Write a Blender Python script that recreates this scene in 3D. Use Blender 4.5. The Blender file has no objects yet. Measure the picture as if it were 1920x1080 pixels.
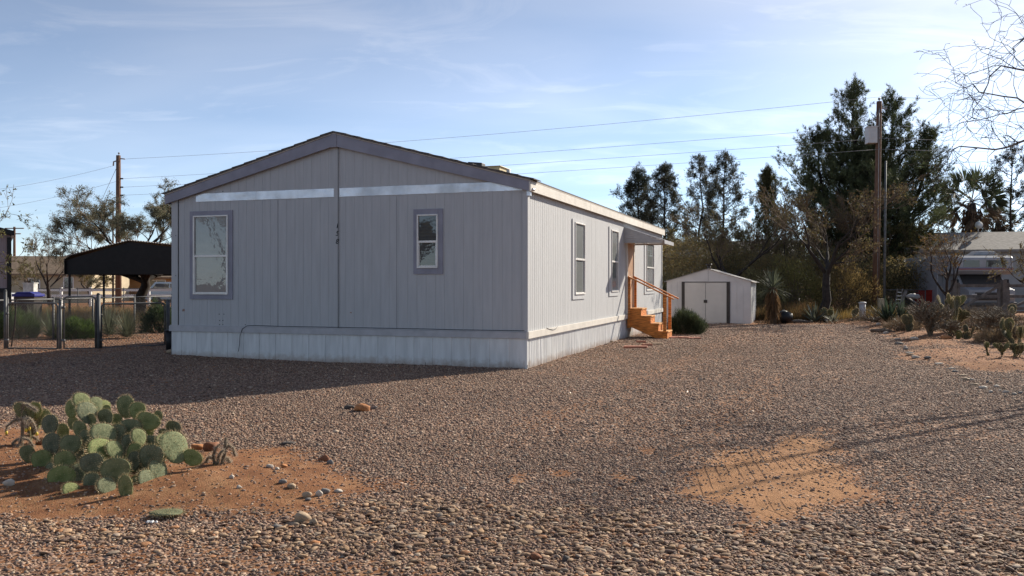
import bpy, math, random
import numpy as np
from mathutils import Vector, Matrix, Euler

# ------------------------------------------------------------------ basics
S = bpy.context.scene
COL = S.collection
F = 1630.0; HY = 530.0; CAMZ = 1.6
SUN_EL = math.radians(27.5); SUN_AZ = math.radians(45.0)      # azimuth measured from +Y towards +X
rng = np.random.default_rng(7)
R = random.Random(11)

def pix(px, py, Y):
    return Vector(((px - 960) / F * Y, Y, CAMZ + (HY - py) / F * Y))
def gnd(px, py):
    Y = F * CAMZ / (py - HY)
    return Vector(((px - 960) / F * Y, Y, 0))

# ------------------------------------------------------------------ value noise
_lat = np.random.default_rng(5).random((256, 256))
def vn(x, y, f, s=0):
    x = np.asarray(x) * f + 37.3 * s + 91; y = np.asarray(y) * f + 17.9 * s + 53
    xi = np.floor(x).astype(int); yi = np.floor(y).astype(int)
    fx = x - xi; fy = y - yi
    fx = fx * fx * (3 - 2 * fx); fy = fy * fy * (3 - 2 * fy)
    a = _lat[xi % 256, yi % 256]; b = _lat[(xi + 1) % 256, yi % 256]
    c = _lat[xi % 256, (yi + 1) % 256]; d = _lat[(xi + 1) % 256, (yi + 1) % 256]
    return (a * (1 - fx) + b * fx) * (1 - fy) + (c * (1 - fx) + d * fx) * fy
def fbm(x, y, f, s=0, o=4):
    t = 0; a = 1; n = 0
    for i in range(o):
        t = t + a * vn(x, y, f * 2 ** i, s + i); n += a; a *= .5
    return t / n

# ------------------------------------------------------------------ materials
MATS = {}
def nodes(m):
    m.use_nodes = True
    nt = m.node_tree
    return nt, nt.nodes, nt.links
def mat(name, col, rough=.8, metal=0., var=.25, scale=6., bump=0., bscale=60., spec=.3, stretch=None, col2=None,
        attr=None, coat=0., detail=6, sub=None, translucent=0.):
    if name in MATS: return MATS[name]
    m = bpy.data.materials.new(name); nt, N, L = nodes(m)
    b = N['Principled BSDF']
    b.inputs['Roughness'].default_value = rough; b.inputs['Metallic'].default_value = metal
    b.inputs['Specular IOR Level'].default_value = spec
    if coat: b.inputs['Coat Weight'].default_value = coat; b.inputs['Coat Roughness'].default_value = .05
    tc = N.new('ShaderNodeTexCoord'); mp = N.new('ShaderNodeMapping')
    L.new(tc.outputs['Object'], mp.inputs['Vector'])
    if stretch: mp.inputs['Scale'].default_value = stretch
    nz = N.new('ShaderNodeTexNoise'); nz.inputs['Scale'].default_value = scale; nz.inputs['Detail'].default_value = detail
    L.new(mp.outputs[0], nz.inputs['Vector'])
    mix = N.new('ShaderNodeMix'); mix.data_type = 'RGBA'
    c2 = col2 if col2 else tuple(c * (1 - var) for c in col)
    c1 = col if col2 else tuple(min(1, c * (1 + var * .5)) for c in col)
    mix.inputs['A'].default_value = (*c1, 1); mix.inputs['B'].default_value = (*c2, 1)
    rp = N.new('ShaderNodeValToRGB'); rp.color_ramp.elements[0].position = .35; rp.color_ramp.elements[1].position = .65
    L.new(nz.outputs['Fac'], rp.inputs['Fac']); L.new(rp.outputs['Color'], mix.inputs['Factor'])
    out = mix.outputs['Result']
    if attr:
        at = N.new('ShaderNodeAttribute'); at.attribute_name = attr
        mm = N.new('ShaderNodeMix'); mm.data_type = 'RGBA'; mm.blend_type = 'MULTIPLY'; mm.inputs['Factor'].default_value = 1
        L.new(out, mm.inputs['A']); L.new(at.outputs['Color'], mm.inputs['B']); out = mm.outputs['Result']
    L.new(out, b.inputs['Base Color'])
    if bump:
        n2 = N.new('ShaderNodeTexNoise'); n2.inputs['Scale'].default_value = bscale; n2.inputs['Detail'].default_value = 5
        L.new(mp.outputs[0], n2.inputs['Vector'])
        bp = N.new('ShaderNodeBump'); bp.inputs['Strength'].default_value = bump; bp.inputs['Distance'].default_value = .02
        L.new(n2.outputs['Fac'], bp.inputs['Height']); L.new(bp.outputs[0], b.inputs['Normal'])
    if translucent:
        tr = N.new('ShaderNodeBsdfTranslucent'); L.new(out, tr.inputs['Color'])
        ms = N.new('ShaderNodeMixShader'); ms.inputs[0].default_value = translucent
        L.new(b.outputs[0], ms.inputs[1]); L.new(tr.outputs[0], ms.inputs[2])
        L.new(ms.outputs[0], N['Material Output'].inputs['Surface'])
    MATS[name] = m
    return m

# ------------------------------------------------------------------ mesh builders
def tag(o, label=None, cat=None, group=None, kind=None):
    if label: o['label'] = label
    if cat: o['category'] = cat
    if group: o['group'] = group
    if kind: o['kind'] = kind
    return o
def thing(name, label, cat, loc=(0, 0, 0), rz=0., group=None):
    o = bpy.data.objects.new(name, None); COL.objects.link(o)
    o.empty_display_size = .2
    o.location = loc; o.rotation_euler = (0, 0, rz)
    return tag(o, label, cat, group)
def link(name, me, m, parent=None):
    o = bpy.data.objects.new(name, me); COL.objects.link(o)
    if m is not None and not me.materials:
        for k in (m if isinstance(m, (list, tuple)) else [m]): me.materials.append(k)
    if parent is not None: o.parent = parent
    return o
def np_mesh(name, V, T, m=None, parent=None, col=None, smooth=False, attrs=None, mi=None):
    V = np.ascontiguousarray(V, dtype=np.float32).reshape(-1, 3); T = np.ascontiguousarray(T, dtype=np.int32)
    k = T.shape[1]
    me = bpy.data.meshes.new(name)
    me.vertices.add(len(V)); me.vertices.foreach_set('co', V.ravel())
    me.loops.add(T.size); me.loops.foreach_set('vertex_index', T.ravel())
    me.polygons.add(len(T))
    me.polygons.foreach_set('loop_start', np.arange(0, T.size, k, dtype=np.int32))
    me.polygons.foreach_set('loop_total', np.full(len(T), k, dtype=np.int32))
    if smooth: me.polygons.foreach_set('use_smooth', np.ones(len(T), dtype=bool))
    if mi is not None: me.polygons.foreach_set('material_index', np.asarray(mi, dtype=np.int32))
    if col is not None:
        a = me.attributes.new('col', 'FLOAT_COLOR', 'POINT')
        c = np.ones((len(V), 4), dtype=np.float32); c[:, :3] = col
        a.data.foreach_set('color', c.ravel())
    if attrs:
        for n, v in attrs.items():
            a = me.attributes.new(n, 'FLOAT', 'POINT'); a.data.foreach_set('value', np.asarray(v, dtype=np.float32).ravel())
    me.update(calc_edges=True); me.validate()
    return link(name, me, m, parent)

class MB:
    """collects boxes, prisms and tubes into ONE mesh"""
    def __init__(s): s.v = []; s.f = []; s.mi = []; s.sm = []
    def add(s, vs, fs, mi=0, sm=False):
        b = len(s.v); s.v += [tuple(v) for v in vs]
        for f in fs: s.f.append([b + i for i in f]); s.mi.append(mi); s.sm.append(sm)
        return s
    def box(s, x0, x1, y0, y1, z0, z1, mi=0, M=None):
        x0, x1 = min(x0, x1), max(x0, x1); y0, y1 = min(y0, y1), max(y0, y1)
        vs = [Vector((x, y, z)) for z in (z0, z1) for x, y in ((x0, y0), (x1, y0), (x1, y1), (x0, y1))]
        if M is not None: vs = [M @ v for v in vs]
        return s.add(vs, [(3, 2, 1, 0), (4, 5, 6, 7), (0, 1, 5, 4), (1, 2, 6, 5), (2, 3, 7, 6), (3, 0, 4, 7)], mi)
    def bar(s, a, b, w, h, mi=0):
        """box beam from a to b, w horizontal width, h height"""
        a = Vector(a); b = Vector(b); d = (b - a).normalized()
        up = Vector((0, 0, 1)) if abs(d.z) < .95 else Vector((0, 1, 0))
        x = d.cross(up).normalized(); y = x.cross(d).normalized()
        vs = [p + x * sx * w / 2 + y * sy * h / 2 for p in (a, b) for sx, sy in ((-1, -1), (1, -1), (1, 1), (-1, 1))]
        return s.add(vs, [(3, 2, 1, 0), (4, 5, 6, 7), (0, 1, 5, 4), (1, 2, 6, 5), (2, 3, 7, 6), (3, 0, 4, 7)], mi)
    def prism(s, poly, axis, a, b, mi=0):
        """2-D polygon extruded along axis 'x','y','z' from a to b; poly coords are the other two axes in order"""
        n = len(poly)
        def P(p, t):
            return {'x': (t, p[0], p[1]), 'y': (p[0], t, p[1]), 'z': (p[0], p[1], t)}[axis]
        vs = [P(p, a) for p in poly] + [P(p, b) for p in poly]
        fs = [tuple(range(n))[::-1], tuple(range(n, 2 * n))] + [(i, (i + 1) % n, n + (i + 1) % n, n + i) for i in range(n)]
        return s.add(vs, fs, mi)
    def tube(s, pts, rad, k=8, mi=0, cap=True):
        pts = [Vector(p) for p in pts]; n = len(pts)
        if not isinstance(rad, (list, tuple)): rad = [rad] * n
        vs = []
        x = None
        for i, p in enumerate(pts):
            d = (pts[min(i + 1, n - 1)] - pts[max(i - 1, 0)]).normalized()
            if x is None:
                ref = Vector((0, 0, 1)) if abs(d.z) < .9 else Vector((1, 0, 0))
                x = d.cross(ref).normalized()
            else:
                x = (x - d * x.dot(d)).normalized()
            y = d.cross(x)
            for j in range(k):
                a = 2 * math.pi * j / k
                vs.append(p + (x * math.cos(a) + y * math.sin(a)) * rad[i])
        fs = [(i * k + j, i * k + (j + 1) % k, (i + 1) * k + (j + 1) % k, (i + 1) * k + j) for i in range(n - 1) for j in range(k)]
        if cap: fs += [tuple(range(k))[::-1], tuple(range((n - 1) * k, n * k))]
        return s.add(vs, fs, mi, True)
    def build(s, name, m, parent=None, bevel=0.):
        me = bpy.data.meshes.new(name); me.from_pydata(s.v, [], s.f)
        me.polygons.foreach_set('material_index', s.mi); me.polygons.foreach_set('use_smooth', s.sm)
        me.update()
        import bmesh
        bm = bmesh.new(); bm.from_mesh(me); bmesh.ops.recalc_face_normals(bm, faces=bm.faces); bm.to_mesh(me); bm.free()
        o = link(name, me, m, parent)
        if bevel:
            md = o.modifiers.new('bevel', 'BEVEL'); md.width = bevel; md.segments = 2; md.limit_method = 'ANGLE'
        return o

def tubes_np(P, Rr, k):
    """P (B,n,3) polylines, Rr (B,n) radii -> V, quads"""
    B, n, _ = P.shape
    d = np.gradient(P, axis=1); d /= np.linalg.norm(d, axis=2, keepdims=True) + 1e-9
    ref = np.zeros_like(d[:, :1]); ref[..., 0] = .31; ref[..., 1] = .87; ref[..., 2] = .38
    ref = np.repeat(ref, n, 1)
    x = np.cross(d, ref); x /= np.linalg.norm(x, axis=2, keepdims=True) + 1e-9
    y = np.cross(d, x)
    a = np.arange(k) * 2 * np.pi / k
    V = P[:, :, None] + Rr[:, :, None, None] * (x[:, :, None] * np.cos(a)[None, None, :, None] + y[:, :, None] * np.sin(a)[None, None, :, None])
    idx = np.arange(B * n * k).reshape(B, n, k); nx = np.roll(idx, -1, axis=2)
    Q = np.stack([idx[:, :-1], nx[:, :-1], nx[:, 1:], idx[:, 1:]], -1).reshape(-1, 4)
    return V.reshape(-1, 3), Q

def unit(v): return v / (np.linalg.norm(v, axis=-1, keepdims=True) + 1e-9)
def leaf_tris(c, d, l, w, g):
    """thin triangular blades: base centre c, direction d, length l, width w"""
    n = len(c); side = unit(np.cross(d, unit(g.normal(size=(n, 3)))))
    a = c - side * w[:, None] / 2; b = c + side * w[:, None] / 2; t = c + d * l[:, None]
    V = np.stack([a, b, t], 1).reshape(-1, 3); T = np.arange(3 * n).reshape(-1, 3)
    return V, T
def leaf_quads(c, d, l, w, g):
    n = len(c); side = unit(np.cross(d, unit(g.normal(size=(n, 3)))))
    m = c + d * l[:, None] * .5
    V = np.stack([c, m + side * w[:, None] / 2, c + d * l[:, None], m - side * w[:, None] / 2], 1).reshape(-1, 3)
    return V, np.arange(4 * n).reshape(-1, 4)

# ------------------------------------------------------------------ render, camera, light
S.view_settings.view_transform = 'Standard'; S.view_settings.look = 'None'
S.view_settings.exposure = 0.66; S.view_settings.gamma = 1
cd = bpy.data.cameras.new('camera'); cam = bpy.data.objects.new('camera', cd); COL.objects.link(cam)
cam.location = (0, 0, CAMZ); cam.rotation_euler = (math.radians(90), 0, 0)
cd.sensor_width = 36; cd.lens = F * 36 / 1920; cd.shift_y = -(540 - HY) / 1920
cd.clip_end = 6000; cd.clip_start = .05
S.camera = cam

sl = bpy.data.lights.new('sun', 'SUN'); so = bpy.data.objects.new('sun', sl); COL.objects.link(so)
sl.energy = 5.0; sl.angle = math.radians(.53); sl.color = (1, .92, .79)
sd = Vector((math.sin(SUN_AZ) * math.cos(SUN_EL), math.cos(SUN_AZ) * math.cos(SUN_EL), math.sin(SUN_EL)))
so.rotation_euler = sd.to_track_quat('Z', 'Y').to_euler(); so.location = (20, 20, 20)

W = bpy.data.worlds.new('World'); S.world = W; W.use_nodes = True
nt = W.node_tree; N = nt.nodes; L = nt.links
bg = N['Background']; bg.inputs['Strength'].default_value = .075
sk = N.new('ShaderNodeTexSky'); sk.sky_type = 'NISHITA'; sk.sun_disc = False
sk.sun_elevation = SUN_EL; sk.sun_rotation = SUN_AZ; sk.altitude = 1300; sk.air_density = 1.0; sk.dust_density = .2; sk.ozone_density = 1.6
tc = N.new('ShaderNodeTexCoord')
# thin high cirrus: noise over the direction, stretched sideways
sep = N.new('ShaderNodeSeparateXYZ'); L.new(tc.outputs['Generated'], sep.inputs[0])
mz = N.new('ShaderNodeMath'); mz.operation = 'MAXIMUM'; mz.inputs[1].default_value = .04; L.new(sep.outputs['Z'], mz.inputs[0])
ma = N.new('ShaderNodeMath'); ma.operation = 'ADD'; ma.inputs[1].default_value = .12; L.new(mz.outputs[0], ma.inputs[0])
dx = N.new('ShaderNodeMath'); dx.operation = 'DIVIDE'; L.new(sep.outputs['X'], dx.inputs[0]); L.new(ma.outputs[0], dx.inputs[1])
dy = N.new('ShaderNodeMath'); dy.operation = 'DIVIDE'; L.new(sep.outputs['Y'], dy.inputs[0]); L.new(ma.outputs[0], dy.inputs[1])
cmb = N.new('ShaderNodeCombineXYZ'); L.new(dx.outputs[0], cmb.inputs[0]); L.new(dy.outputs[0], cmb.inputs[1])
mp = N.new('ShaderNodeMapping'); mp.inputs['Rotation'].default_value = (0, 0, math.radians(14)); mp.inputs['Scale'].default_value = (.6, 1.15, 1)
L.new(cmb.outputs[0], mp.inputs['Vector'])
cz = N.new('ShaderNodeTexNoise'); cz.inputs['Scale'].default_value = .9; cz.inputs['Detail'].default_value = 9; cz.inputs['Roughness'].default_value = .45; cz.inputs['Distortion'].default_value = .8
L.new(mp.outputs[0], cz.inputs['Vector'])
cr = N.new('ShaderNodeValToRGB'); cr.color_ramp.elements[0].position = .28; cr.color_ramp.elements[1].position = .78
cr.color_ramp.elements[0].color = (.16, .16, .16, 1); cr.color_ramp.elements[1].color = (.50, .50, .50, 1)
L.new(cz.outputs['Fac'], cr.inputs['Fac'])
# the cloud takes its brightness from the sky behind it
hs = N.new('ShaderNodeHueSaturation'); hs.inputs['Saturation'].default_value = .30; hs.inputs['Value'].default_value = 1.4
L.new(sk.outputs[0], hs.inputs['Color'])
cm = N.new('ShaderNodeMix'); cm.data_type = 'RGBA'
vm = N.new('ShaderNodeVectorMath'); vm.operation = 'DOT_PRODUCT'; L.new(tc.outputs['Generated'], vm.inputs[0]); vm.inputs[1].default_value = sd[:]
gl_ = N.new('ShaderNodeMapRange'); gl_.interpolation_type = 'SMOOTHSTEP'; gl_.inputs['From Min'].default_value = .78; gl_.inputs['From Max'].default_value = 1.0; gl_.inputs['To Max'].default_value = .5; L.new(vm.outputs['Value'], gl_.inputs['Value'])
c2_ = N.new('ShaderNodeTexNoise'); c2_.inputs['Scale'].default_value = 2.6; c2_.inputs['Detail'].default_value = 10; c2_.inputs['Roughness'].default_value = .6; c2_.inputs['Distortion'].default_value = 1.2; L.new(mp.outputs[0], c2_.inputs['Vector'])
r2_ = N.new('ShaderNodeMapRange'); r2_.inputs['From Min'].default_value = .50; r2_.inputs['From Max'].default_value = .80; r2_.inputs['To Max'].default_value = .35; L.new(c2_.outputs['Fac'], r2_.inputs['Value'])
ad1 = N.new('ShaderNodeMath'); ad1.operation = 'ADD'; L.new(cr.outputs['Color'], ad1.inputs[0]); L.new(gl_.outputs[0], ad1.inputs[1])
ad2 = N.new('ShaderNodeMath'); ad2.operation = 'ADD'; ad2.use_clamp = True; L.new(ad1.outputs[0], ad2.inputs[0]); L.new(r2_.outputs[0], ad2.inputs[1])
L.new(ad2.outputs[0], cm.inputs['Factor']); L.new(sk.outputs[0], cm.inputs['A']); L.new(hs.outputs[0], cm.inputs['B'])
# clearer, bluer air low over the horizon
lowm = N.new('ShaderNodeMapRange'); lowm.inputs['From Min'].default_value = .0; lowm.inputs['From Max'].default_value = .30; L.new(sep.outputs['Z'], lowm.inputs['Value'])
tint = N.new('ShaderNodeMix'); tint.data_type = 'RGBA'; tint.inputs['A'].default_value = (.86, 1.0, 1.22, 1); tint.inputs['B'].default_value = (1.0, .985, 1.02, 1); L.new(lowm.outputs[0], tint.inputs['Factor'])
mul = N.new('ShaderNodeMix'); mul.data_type = 'RGBA'; mul.blend_type = 'MULTIPLY'; mul.inputs['Factor'].default_value = 1
L.new(cm.outputs['Result'], mul.inputs['A']); L.new(tint.outputs['Result'], mul.inputs['B'])
L.new(mul.outputs['Result'], bg.inputs['Color'])

# ------------------------------------------------------------------ ground
def poly_px(pts): return np.array([[gnd(a, b).x, gnd(a, b).y] for a, b in pts])
def sdist(x, y, P):
    """signed distance, positive inside"""
    x = np.asarray(x, float); y = np.asarray(y, float)
    d = np.full(x.shape, 1e9); ins = np.zeros(x.shape, bool); n = len(P)
    for i in range(n):
        a = P[i]; b = P[(i + 1) % n]; e = b - a
        t = np.clip(((x - a[0]) * e[0] + (y - a[1]) * e[1]) / (e @ e + 1e-12), 0, 1)
        d = np.minimum(d, np.hypot(x - a[0] - t * e[0], y - a[1] - t * e[1]))
        c = ((a[1] > y) != (b[1] > y))
        with np.errstate(divide='ignore', invalid='ignore'):
            xx = (b[0] - a[0]) * (y - a[1]) / (b[1] - a[1] + 1e-12) + a[0]
        ins ^= c & (x < xx)
    return np.where(ins, d, -d)
def sm(a, b, t): t = np.clip((t - a) / (b - a), 0, 1); return t * t * (3 - 2 * t)
BED_C = poly_px([(-500, 790), (0, 795), (70, 800), (330, 842), (440, 838), (540, 838), (610, 865), (700, 893), (735, 915), (660, 945), (560, 962), (430, 985), (300, 985), (180, 972), (0, 968), (-500, 968)])
TYRE = poly_px([(1290, 905), (1312, 862), (1340, 842), (1440, 838), (1470, 815), (1555, 808), (1580, 840), (1592, 885), (1625, 922), (1560, 945), (1500, 972), (1430, 988), (1390, 950), (1300, 935)])
SMALL = [poly_px([(945, 892), (985, 888), (992, 905), (955, 912)]), poly_px([(1040, 884), (1065, 882), (1070, 894), (1035, 896)]), poly_px([(1150, 885), (1200, 898), (1180, 908), (1150, 898)]),
         poly_px([(1200, 838), (1228, 838), (1226, 852), (1205, 852)])]
BED_R = poly_px([(1560, 606), (1600, 612), (1650, 628), (1690, 650), (1680, 672), (1740, 690), (1800, 694), (1925, 700), (2400, 700), (2400, 585), (1560, 585)])
LEFT_D = poly_px([(-700, 700), (60, 686), (190, 668), (320, 660), (320, 590), (-700, 590)])
FAR_D = np.array([[-400, 33.5], [7, 33.5], [12, 33.2], [16, 33.5], [400, 33], [400, 900], [-400, 900]])
COB = poly_px([(-200, 975), (180, 975), (330, 985), (520, 985), (600, 950), (720, 925), (900, 935), (1230, 955), (1270, 985), (1400, 995), (1500, 972), (1700, 985), (2000, 985), (2300, 1000), (2300, 1300), (-400, 1300), (-400, 975)])
ROAD_L = poly_px([(-500, 1018), (0, 1010), (420, 1016), (700, 1045), (900, 1085), (1000, 1300), (-500, 1300)])
DRIVE = poly_px([(980, 815), (1130, 700), (1300, 640), (1420, 614), (1590, 612), (1640, 640), (1560, 730), (1420, 812), (1250, 850)])
def masks(x, y):
    nz = fbm(x, y, 2.2, 3, 4) - .5; n2 = fbm(x, y, .8, 9, 3) - .5
    d = sm(-.25, .30, sdist(x, y, BED_C) + nz * 1.0)
    d = np.maximum(d, sm(-.26, .30, sdist(x, y, TYRE) + nz * .75) * (.86 + .3 * sm(.3, .55, fbm(x, y * .7, 1.7, 51, 4))))
    for P in SMALL: d = np.maximum(d, .8 * sm(-.06, .06, sdist(x, y, P) + nz * .25))
    d = np.maximum(d, .82 * sm(-.2, .45, sdist(x, y, BED_R) + nz * 1.3) * (.65 + .5 * sm(.35, .6, fbm(x, y, .9, 61, 3))))
    d = np.maximum(d, .6 * sm(-.3, .5, sdist(x, y, LEFT_D) + nz * 1.3))
    d = np.maximum(d, sm(-.4, .5, sdist(x, y, FAR_D) + n2 * 1.5))
    d = np.maximum(d, .42 * sm(.0, .1, sdist(x, y, ROAD_L) + nz * .3))
    for ax_, bx_ in (((1560, 612), (1290, 850)), ((1420, 614), (1010, 800))):
        p_, q_ = gnd(*ax_), gnd(*bx_); ex, ey = q_.x - p_.x, q_.y - p_.y; tt_ = np.clip(((x - p_.x) * ex + (y - p_.y) * ey) / (ex * ex + ey * ey), 0, 1)
        dd_ = np.hypot(x - p_.x - tt_ * ex, y - p_.y - tt_ * ey)
        d = np.maximum(d, .42 * sm(.55, .05, dd_ + n2 * .8))
    # thin spots where tan soil comes through the driveway gravel
    d = np.maximum(d, .24 * sm(-.8, 1.2, sdist(x, y, DRIVE) + n2 * 2.5))
    d = np.maximum(d, .30 * sm(.60, .74, fbm(x, y * .6, .55, 21, 4)) * (y < 33))
    c = sm(-.05, .2, sdist(x, y, COB) + nz * .35) * (1 - .9 * sm(-.1, .2, sdist(x, y, ROAD_L) + nz * .4))
    return np.clip(d, 0, 1), np.clip(c * (1 - d * .3), 0, 1)
def gz(x, y):
    x = np.asarray(x, float); y = np.asarray(y, float)
    z = (fbm(x, y, .35, 31, 3) - .5) * .05 + (fbm(x, y, 2.5, 41, 3) - .5) * .028
    z = z + .07 * sm(0, 1.2, sdist(x, y, BED_C)) + .10 * sm(0, 1.0, sdist(x, y, BED_R)) * sm(60, 40, y)
    z = z + .05 * sm(-4, -8, x) * sm(14, 18, y) * sm(40, 30, y)
    return z * sm(140, 60, y) * sm(90, 40, np.abs(x))
def gz1(x, y): return float(gz(np.array([x]), np.array([y]))[0])

xs = np.concatenate([-np.geomspace(3000, 14, 26), np.arange(-13.9, 14.5, .055), np.geomspace(14.6, 3000, 26)])
ya = [-3000., -800, -200, -60, -20, -8, -3, 0, 2, 3]
yv = 3.05
while yv < 3000:
    ya.append(yv); yv += max(.03, .0045 * yv) if yv < 45 else yv * .08
ys = np.array(ya)
X, Y = np.meshgrid(xs, ys)
zz = gz(X, Y); dm, cmk = masks(X, Y)
nx_, ny_ = len(xs), len(ys)
idx = np.arange(nx_ * ny_).reshape(ny_, nx_)
Q = np.stack([idx[:-1, :-1], idx[:-1, 1:], idx[1:, 1:], idx[1:, :-1]], -1).reshape(-1, 4)
ty = sm(-.05, .12, sdist(X, Y, TYRE))

gm = bpy.data.materials.new('gravel_and_soil'); nt, N, L = nodes(gm); b = N['Principled BSDF']
b.inputs['Roughness'].default_value = .95; b.inputs['Specular IOR Level'].default_value = .15
tc = N.new('ShaderNodeTexCoord')
def noise(sc, det=5, ro=.55, src=None):
    n = N.new('ShaderNodeTexNoise'); n.inputs['Scale'].default_value = sc; n.inputs['Detail'].default_value = det; n.inputs['Roughness'].default_value = ro
    L.new(src or tc.outputs['Object'], n.inputs['Vector']); return n
def ramp(src, stops):
    r = N.new('ShaderNodeValToRGB'); e = r.color_ramp.elements
    while len(e) < len(stops): e.new(.5)
    for i, (p, c) in enumerate(stops): e[i].position = p; e[i].color = (*c, 1)
    L.new(src, r.inputs['Fac']); return r
def mixc(f, a, b2, bt='MIX'):
    m = N.new('ShaderNodeMix'); m.data_type = 'RGBA'; m.blend_type = bt
    if isinstance(f, float): m.inputs['Factor'].default_value = f
    else: L.new(f, m.inputs['Factor'])
    L.new(a, m.inputs['A']); L.new(b2, m.inputs['B']); return m.outputs['Result']
vo = N.new('ShaderNodeTexVoronoi'); vo.inputs['Scale'].default_value = 34; L.new(tc.outputs['Object'], vo.inputs['Vector'])
sepc = N.new('ShaderNodeSeparateColor'); L.new(vo.outputs['Color'], sepc.inputs[0])
stone = ramp(sepc.outputs[0], [(0, (.045, .034, .028)), (.25, (.125, .09, .074)), (.5, (.20, .144, .114)), (.75, (.265, .20, .158)), (.93, (.37, .30, .245)), (1, (.50, .44, .38))])
n1 = noise(.7, 6); tone = ramp(n1.outputs['Fac'], [(.3, (.86, .72, .64)), (.7, (1.2, 1.0, .86))])
grav = mixc(1.0, stone.outputs[0], tone.outputs[0], 'MULTIPLY')
n3 = noise(3.5, 8, .65); n4 = noise(90, 4, .7)
soil = ramp(n3.outputs['Fac'], [(.3, (.20, .085, .04)), (.5, (.31, .145, .068)), (.7, (.43, .235, .12))])
sgr = ramp(n4.outputs['Fac'], [(.35, (.55, .5, .48)), (.55, (1.05, 1.05, 1.05)), (.75, (1.2, 1.2, 1.2))])
soilc = mixc(1.0, soil.outputs[0], sgr.outputs[0], 'MULTIPLY')
at = N.new('ShaderNodeAttribute'); at.attribute_name = 'dirt'
# break the mask up grain by grain so that soil shows between stones
ad = N.new('ShaderNodeMath'); ad.operation = 'ADD'; L.new(at.outputs['Fac'], ad.inputs[0])
m5 = N.new('ShaderNodeMath'); m5.operation = 'MULTIPLY_ADD'; m5.inputs[1].default_value = .9; m5.inputs[2].default_value = -.45
L.new(sepc.outputs[1], m5.inputs[0]); L.new(m5.outputs[0], ad.inputs[1])
dr = ramp(ad.outputs[0], [(.42, (0, 0, 0)), (.62, (1, 1, 1))])
colr = mixc(dr.outputs[0], grav, soilc)
pale = N.new('ShaderNodeRGB'); pale.outputs[0].default_value = (.56, .305, .145, 1)
tat0 = N.new('ShaderNodeAttribute'); tat0.attribute_name = 'tyre'
t0m = N.new('ShaderNodeMath'); t0m.operation = 'MULTIPLY'; t0m.inputs[1].default_value = .5; L.new(tat0.outputs['Fac'], t0m.inputs[0])
colr = mixc(t0m.outputs[0], colr, pale.outputs[0])
# tyre tread marks pressed into the bare patch
tat = N.new('ShaderNodeAttribute'); tat.attribute_name = 'tyre'
heights = []
mk = None
for rz, sc, off in ((8, 3.4, 0), (-16, 3.0, .4)):
    mpp = N.new('ShaderNodeMapping'); mpp.inputs['Rotation'].default_value = (0, 0, math.radians(rz)); mpp.inputs['Location'].default_value = (off, 0, 0)
    L.new(tc.outputs['Object'], mpp.inputs['Vector'])
    w = N.new('ShaderNodeTexWave'); w.inputs['Scale'].default_value = sc; w.inputs['Distortion'].default_value = .6; w.inputs['Detail'].default_value = 2; w.inputs['Detail Scale'].default_value = 1.2
    L.new(mpp.outputs[0], w.inputs['Vector'])
    r1 = ramp(w.outputs['Fac'], [(.88, (0, 0, 0)), (.98, (1, 1, 1))])
    ng = N.new('ShaderNodeTexNoise'); ng.inputs['Scale'].default_value = 1.1; ng.inputs['Detail'].default_value = 2; L.new(mpp.outputs[0], ng.inputs['Vector'])
    r2 = ramp(ng.outputs['Fac'], [(.48, (0, 0, 0)), (.56, (1, 1, 1))])
    p = mixc(1.0, r1.outputs[0], r2.outputs[0], 'MULTIPLY')
    mk = p if mk is None else mixc(1.0, mk, p, 'LIGHTEN')
tm = N.new('ShaderNodeMath'); tm.operation = 'MULTIPLY'; L.new(mk, tm.inputs[0]); L.new(tat.outputs['Fac'], tm.inputs[1])
tm2 = N.new('ShaderNodeMath'); tm2.operation = 'MULTIPLY'; tm2.inputs[1].default_value = .55; L.new(tm.outputs[0], tm2.inputs[0])
dk = N.new('ShaderNodeRGB'); dk.outputs[0].default_value = (.12, .055, .03, 1)
colr = mixc(tm2.outputs[0], colr, dk.outputs[0])
L.new(colr, b.inputs['Base Color'])
inv = N.new('ShaderNodeMath'); inv.operation = 'SUBTRACT'; inv.inputs[0].default_value = 1; L.new(vo.outputs['Distance'], inv.inputs[1])
hm = mixc(dr.outputs[0], inv.outputs[0], n4.outputs['Fac'])
sb = N.new('ShaderNodeMath'); sb.operation = 'SUBTRACT'; L.new(hm, sb.inputs[0]); L.new(tm.outputs[0], sb.inputs[1])
bp = N.new('ShaderNodeBump'); bp.inputs['Strength'].default_value = .9; bp.inputs['Distance'].default_value = .022
L.new(sb.outputs[0], bp.inputs['Height']); L.new(bp.outputs[0], b.inputs['Normal'])
g = np_mesh('ground', np.stack([X, Y, zz], -1).reshape(-1, 3), Q, gm, smooth=True, attrs={'dirt': dm, 'tyre': ty * dm})
tag(g, kind='structure')

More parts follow.
